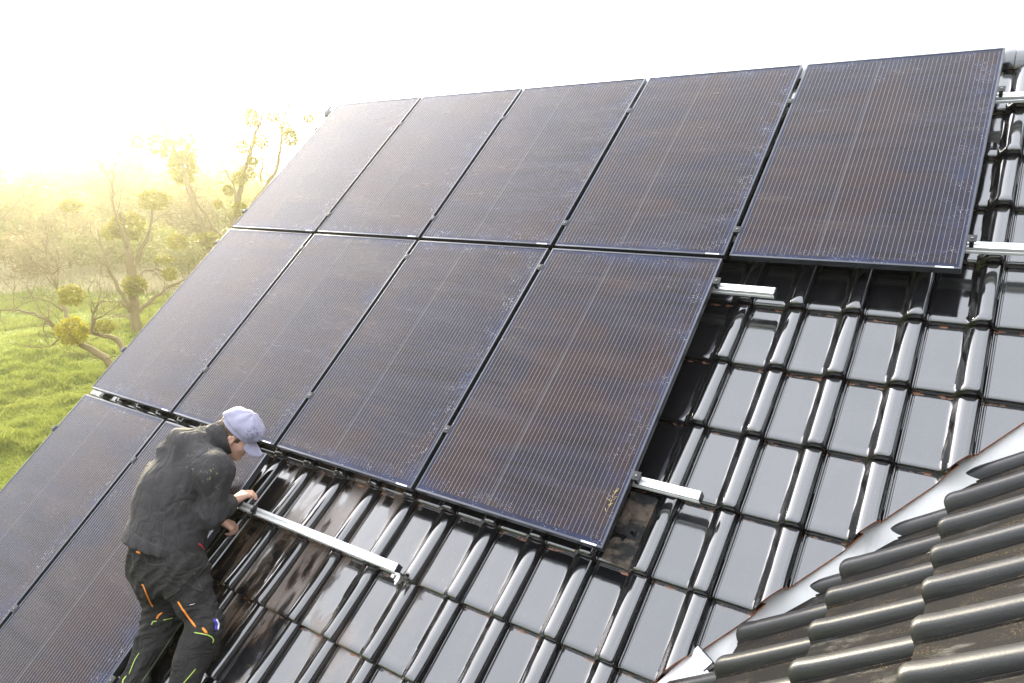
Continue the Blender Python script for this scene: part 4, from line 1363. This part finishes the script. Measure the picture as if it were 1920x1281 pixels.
BALLB = [ball_mesh(1100, 8)]
for m in BALLB: finish(m, M_MISTB, False)

def wander(p0, d, L, n, jitter, r0, r1, rng, droop=0.0):
    pts, rad = [p0.copy()], [r0]
    d = d.normalized()
    for i in range(n):
        d = (d + Vector(rng.normal(0, jitter, 3)) + Vector((0, 0, droop))).normalized()
        pts.append(pts[-1] + d * (L / n)); rad.append(r0 + (r1 - r0) * (i + 1) / n)
    return pts, rad
def make_tree(label, depth, limbs, balls, group=None, seed=1, twig=1.0, base_px=None, bright=()):
    """limbs: list of (points [(px, py, ddepth)], r0, r1) traced as seen, each given its own distance"""
    rng = np.random.default_rng(seed)
    V, F = [], []
    def add(pts, rad, seg=6):
        v, f = tube_arrays(pts, rad, seg); o = len(V); V.extend(v); F.extend([tuple(k + o for k in q) for q in f])
    base = None
    for li, (pl, r0, r1) in enumerate(limbs):
        pts = []
        for q in pl:
            dd = q[2] if len(q) > 2 else 0
            pts.append(W3(q[0], q[1], depth + dd))
        if li == 0:
            g = Vector((pts[0].x + (pts[0].x - pts[1].x) * .3, pts[0].y, GROUND_Z - .2))
            pts = [g, (g + pts[0]) / 2 + Vector((.06, 0, 0))] + pts
            base = g
        # resample with small kinks
        P, R = [], []
        tot = len(pts) - 1
        for i in range(tot):
            for s in range(3):
                k = s / 3
                q = pts[i].lerp(pts[i + 1], k)
                if s: q += Vector(rng.normal(0, .045 * (pts[i + 1] - pts[i]).length, 3))
                P.append(q); R.append(r0 + (r1 - r0) * (i + k) / tot)
        P.append(pts[-1]); R.append(r1)
        add(P, R, 7 if r0 > .06 else 5)
        # twigs
        n = int(len(P) * .65 * twig)
        for _ in range(n):
            i = rng.integers(max(1, len(P) // 4), len(P) - 1)
            t = (P[min(i + 1, len(P) - 1)] - P[i - 1]).normalized()
            d = (t * .7 + Vector(rng.normal(0, .7, 3)) + Vector((0, 0, .25)))
            L = rng.uniform(.5, 1.7) * (1.0 if r0 > .05 else .6)
            tp, tr = wander(P[i], d, L, 5, .18, min(R[i] * .5, .022), .006, rng, .02)
            add(tp, tr, 4)
            for _ in range(3):
                j = rng.integers(1, 5)
                d2 = ((tp[j + 1 if j < 5 else 5] - tp[j - 1]).normalized() * .8 + Vector(rng.normal(0, .6, 3)))
                sp, sr = wander(tp[j], d2, L * rng.uniform(.25, .6), 3, .2, .009, .004, rng)
                add(sp, sr, 3)
    root = bpy.data.objects.new('mistletoe_tree', None); COL.objects.link(root); root.location = base
    WORLD[root.name] = Matrix.Translation(base)
    tag(root, label, 'tree', group)
    link('trunk', finish(mesh_from([v for v in V], F), M_BARK, True), root)
    for k, b in enumerate(balls):
        px, py, rx, ry = b[:4]; dd = b[4] if len(b) > 4 else rng.uniform(-.5, .5)
        d = depth + dd
        mw = Matrix.Translation(W3(px, py, d)) @ Matrix.Rotation(rng.uniform(0, 6), 4, 'Z') @ Matrix.Diagonal((rx * d / FPX, rx * d / FPX, ry * d / FPX, 1))
        link('mistletoe', BALLB[0] if k in bright else BALLS[k % 3], root, mw)
    return root

make_tree('bare twisting tree with mistletoe balls standing nearest the middle panel row', 34,
    [([(262, 640), (252, 595), (250, 560), (247, 515), (241, 470), (234, 440), (226, 400)], .30, .12),
     ([(251, 540), (252, 505, .3), (261, 477, .6), (275, 450, .8), (282, 422, 1), (289, 378, 1.2)], .14, .04),
     ([(250, 585), (240, 569, -.3), (223, 545, -.6), (210, 518, -.8), (203, 500, -1), (192, 470, -1.2), (182, 430, -1.3)], .12, .025),
     ([(253, 530), (258, 522, .6), (271, 507, 1.2), (292, 503, 1.7), (316, 513, 2.0)], .09, .03),
     ([(252, 590), (263, 580, .4), (282, 564, .9), (309, 541, 1.4), (344, 525, 1.9), (385, 496, 2.2)], .13, .03),
     ([(265, 578, .5), (285, 570, .8), (310, 564, 1.0)], .05, .02),
     ([(250, 590), (238, 577, -.5), (222, 567, -1), (206, 557, -1.5), (183, 556, -1.8)], .06, .015),
     ([(249, 598), (236, 592, .3), (215, 594, .6), (190, 601, .8)], .05, .015),
     ([(241, 470), (228, 430, -.4), (214, 395, -.8), (209, 345, -1), (214, 310, -1.2), (225, 275, -1.3), (247, 220, -1.3)], .08, .012),
     ([(209, 345, -1), (195, 320, -1.2), (178, 298, -1.4), (160, 283, -1.5)], .03, .008),
     ([(282, 422, 1), (300, 405, 1.3), (325, 400, 1.6), (350, 402, 1.8)], .03, .01)],
    [(238, 424, 33, 27), (205, 437, 16, 14), (290, 375, 31, 20), (252, 535, 23, 20), (308, 486, 20, 10), (318, 514, 14, 14), (134, 386, 20, 13)], seed=3, twig=1.1, group=None)
make_tree('tall thin leaning tree whose large mistletoe cluster hangs against white sky', 39,
    [([(415, 520), (392, 462), (381, 429), (361, 374), (350, 340), (343, 312), (323, 271), (306, 233), (290, 214), (271, 199), (240, 171)], .22, .02),
     ([(430, 500, .5), (412, 437, .5), (388, 405, .7), (366, 375, .8), (352, 335, .8)], .12, .04),
     ([(306, 233), (307, 205, .3), (299, 185, .5), (284, 172, .6)], .035, .01),
     ([(307, 205, .3), (320, 190, .3), (338, 182, .4)], .02, .008),
     ([(381, 429), (350, 410, -.6), (320, 407, -1.0), (286, 408, -1.4)], .04, .01),
     ([(402, 470), (385, 458, -.5), (360, 455, -.9), (335, 455, -1.2)], .05, .015)],
    [(343, 315, 27, 34), (336, 285, 33, 26), (297, 271, 20, 22), (256, 265, 15, 15), (350, 262, 18, 18), (333, 453, 20, 16), (391, 449, 25, 14)], seed=5, twig=1.0)
make_tree('upright tree with many round mistletoe balls rising beside the roof edge', 31,
    [([(432, 470), (442, 410), (446, 381), (453, 340), (464, 305), (474, 271), (483, 243), (490, 225), (503, 200), (522, 182)], .20, .012),
     ([(436, 440), (470, 390, .6), (500, 350, .8), (519, 319, .9), (525, 285, 1), (529, 240, 1), (536, 205, 1), (550, 172, 1.1), (587, 134, 1.2)], .12, .008),
     ([(444, 395), (440, 353, -.5), (425, 322, -.8), (412, 299, -1), (398, 268, -1.2), (388, 235, -1.3)], .05, .008),
     ([(464, 305), (455, 262, -.6), (448, 245, -.7), (430, 220, -.9), (408, 195, -1)], .03, .007),
     ([(529, 268, 1), (545, 250, 1.2), (565, 237, 1.4), (592, 231, 1.5)], .03, .008),
     ([(490, 340, .5), (491, 300, .5), (489, 270, .5)], .05, .02),
     ([(519, 319, .9), (512, 295, .7), (503, 277, .6)], .04, .02),
     ([(536, 205, 1), (560, 195, 1.2), (590, 178, 1.3)], .018, .006),
     ([(474, 271), (476, 235, .2), (471, 200, .3), (460, 172, .3)], .03, .008),
     ([(503, 200), (497, 180, .1), (493, 155, .2)], .014, .005),
     ([(446, 375), (430, 350, -.3), (413, 340, -.5)], .03, .01)],
    [(471, 220, 16, 19), (513, 220, 15, 12), (535, 240, 12, 13), (545, 259, 15, 18), (489, 266, 17, 14), (455, 276, 14, 14), (474, 302, 12, 9), (463, 325, 17, 14), (448, 335, 14, 14), (428, 357, 11, 11), (409, 383, 9, 9), (450, 391, 15, 14), (579, 223, 12, 9), (440, 405, 12, 9)], seed=9, twig=.9)
make_tree('low leaning tree with bright yellow mistletoe ball at the far left', 24.5,
    [([(222, 700), (206, 683), (192, 669), (178, 660), (165, 652), (150, 645), (134, 628), (103, 617), (95, 606), (82, 597), (65, 587), (27, 580), (-6, 586)], .17, .02),
     ([(240, 668, .5), (227, 648, .5), (220, 636, .5), (205, 631, .5), (192, 629, .4), (176, 626, .3), (174, 600, .2), (175, 588, .2), (182, 573, .1), (196, 562, 0)], .10, .03),
     ([(150, 645), (124, 593, .5), (113, 559, .8), (103, 532, 1), (97, 515, 1.1), (93, 504, 1.2), (86, 476, 1.3), (78, 450, 1.4)], .07, .02),
     ([(97, 515, 1.1), (108, 505, 1.1), (107, 492, 1.1), (98, 478, 1.1)], .03, .012),
     ([(118, 583, .5), (100, 570, .2), (78, 562, 0), (58, 555, -.2), (40, 562, -.3)], .04, .012),
     ([(58, 555, -.2), (50, 535, -.3), (52, 528, -.3)], .02, .008),
     ([(134, 628), (113, 634, -.4), (93, 650, -.7), (75, 652, -.9), (50, 650, -1)], .035, .01),
     ([(176, 626, .3), (155, 624, 0), (140, 618, -.2)], .03, .012),
     ([(174, 600, .2), (195, 592, .2), (212, 580, .1), (218, 565, 0)], .03, .01)],
    [(136, 621, 30, 27), (199, 612, 18, 14), (134, 554, 24, 21)], seed=13, twig=.8, bright=(0,))

# distant row of trees beyond the meadow
def crown_mesh(seed, n, size):
    g = np.random.default_rng(seed)
    nb = 26
    c = g.normal(0, 1, (nb, 3)); c /= np.linalg.norm(c, axis=1)[:, None]
    c *= (g.uniform(.25, .82, nb))[:, None]; c[:, 2] = c[:, 2] * .9
    r = g.uniform(.18, .42, nb)
    k = g.integers(0, nb, n)
    d = g.normal(0, 1, (n, 3)); d /= np.linalg.norm(d, axis=1)[:, None]
    P = c[k] + d * (r[k] * g.uniform(.3, 1, n) ** .5)[:, None]
    return quads_mesh(leaves(P, size), 'crown')
CROWNS = [crown_mesh(40 + k, 2600, .055) for k in range(6)]
for k, m in enumerate(CROWNS): finish(m, M_LEAF[(0, 1, 0, 2, 0, 1)[k]], False)
bm = bmesh.new()
cyl(bm, (0, 0, -.1), (0, 0, .5), .018, .012, seg=7); cyl(bm, (0, 0, .45), (.05, .02, 1.0), .012, .004, seg=6)
for a in range(7):
    th = a * 1.9; cyl(bm, (0, 0, .3 + .06 * a), (.28 * math.cos(th), .28 * math.sin(th), .55 + .06 * a), .007, .003, seg=5)
FTRUNK = finish(bm_mesh(bm), M_BARK, True)
far = [  # px of the middle, distance, height m, half width m, crown
    (-70, 62, 9.5, 5.0, 0), (5, 58, 8.7, 4.2, 1), (70, 66, 9.2, 4.6, 2), (128, 55, 6.2, 3.4, 3), (150, 72, 9.4, 4.6, 0), (215, 68, 10.0, 4.2, 1),
    (262, 74, 10.6, 4.6, 4), (318, 66, 9.0, 4.0, 5), (352, 60, 7.2, 3.4, 3), (395, 70, 8.8, 4.6, 2), (436, 64, 7.6, 3.6, 4), (478, 72, 8.4, 4.2, 0), (520, 68, 7.8, 3.8, 1), (570, 70, 7.2, 4.2, 2),
    (40, 48, 3.6, 2.8, 3), (185, 52, 4.2, 2.8, 5), (290, 54, 4.6, 2.6, 0), (350, 50, 3.6, 2.4, 1), (-30, 80, 11, 5, 4), (100, 84, 11, 5.5, 5), (200, 88, 11.5, 5, 0), (310, 90, 11.5, 5, 2), (400, 88, 10.5, 5, 1), (470, 86, 10, 5, 3), (-140, 70, 10, 5, 2), (-210, 66, 10, 5, 1), (640, 80, 8, 5, 4), (720, 84, 8, 5, 0), (20, 61, 3.4, 3.4, 1), (85, 60, 4.0, 3.2, 3), (120, 63, 3.6, 3.4, 2), (165, 61, 3.0, 3.0, 0), (235, 62, 4.2, 3.2, 1), (280, 60, 3.6, 3.0, 4), (330, 61, 4.2, 3.2, 2), (375, 60, 3.6, 3.0, 3), (-20, 62, 4.0, 3.4, 4)]
for k, (px, dist, h, hw, ci) in enumerate(far):
    q = W3(px, 470, dist); base = Vector((q.x, q.y, GROUND_Z - .05))
    root = bpy.data.objects.new('distant_tree', None); COL.objects.link(root); root.location = base
    WORLD[root.name] = Matrix.Translation(base)
    tag(root, 'brownish budding bush in the hazy growth beyond the meadow' if ci == 3 else 'hazy pale green tree in the far row beyond the meadow', 'tree', 'brownish bushes beyond the meadow' if ci == 3 else 'hazy trees closing off the meadow')
    rz = Matrix.Rotation(RNG.uniform(0, 6), 4, 'Z')
    link('trunk', FTRUNK, root, Matrix.Translation(base) @ rz @ Matrix.Scale(h * .9, 4))
    link('crown', CROWNS[ci], root, Matrix.Translation(base + Vector((0, 0, h * .56))) @ rz @ Matrix.Diagonal((hw, hw, h * .50, 1)))
# pale dry reeds along the far edge of the meadow
n = 9000
px = RNG.uniform(-90, 420, n); dist = RNG.uniform(44, 60, n)
Pp = np.array([W3(a, 480, b) for a, b in zip(px, dist)])
hgt = (.35 + .75 * vnoise(np.c_[Pp[:, 0] + 300, Pp[:, 1] + 300, Pp[:, 1] * 0], 9, .25)) * RNG.uniform(.6, 1.2, n)
Pp[:, 2] = GROUND_Z - .05
a = RNG.uniform(0, 6.28, n); off_ = np.c_[np.cos(a), np.sin(a), 0 * a] * .045
tip = Pp + np.c_[RNG.normal(0, .15, (n, 2)), hgt]
V = np.stack([Pp - off_, Pp + off_, tip + off_ * .4, tip - off_ * .4], 1).reshape(-1, 3)
tag(link('reeds', finish(quads_mesh(V, 'reeds'), plain('dry_reed', (.42, .36, .22), .9, 0, .2, 3), False)), 'pale dry reeds along the far edge of the meadow', 'reeds', kind='stuff')

# ------------------------------------------------------------------ the air
HAZE = .0016
bm = bmesh.new()
box(bm, -205, 205, -205, 205, GROUND_Z - 1.2, CAM.z + 7.5)
hz = NT('hazy_air')
hz.t.nodes.remove(hz.b)
pv = hz.n('VolumePrincipled')
pv.inputs['Color'].default_value = (1.0, .97, .80, 1)
pv.inputs['Density'].default_value = HAZE
pv.inputs['Anisotropy'].default_value = .90
hz.t.links.new(pv.outputs[0], hz.out.inputs['Volume'])
tag(link('haze', finish(bm_mesh(bm), hz.m, False)), kind='stuff')
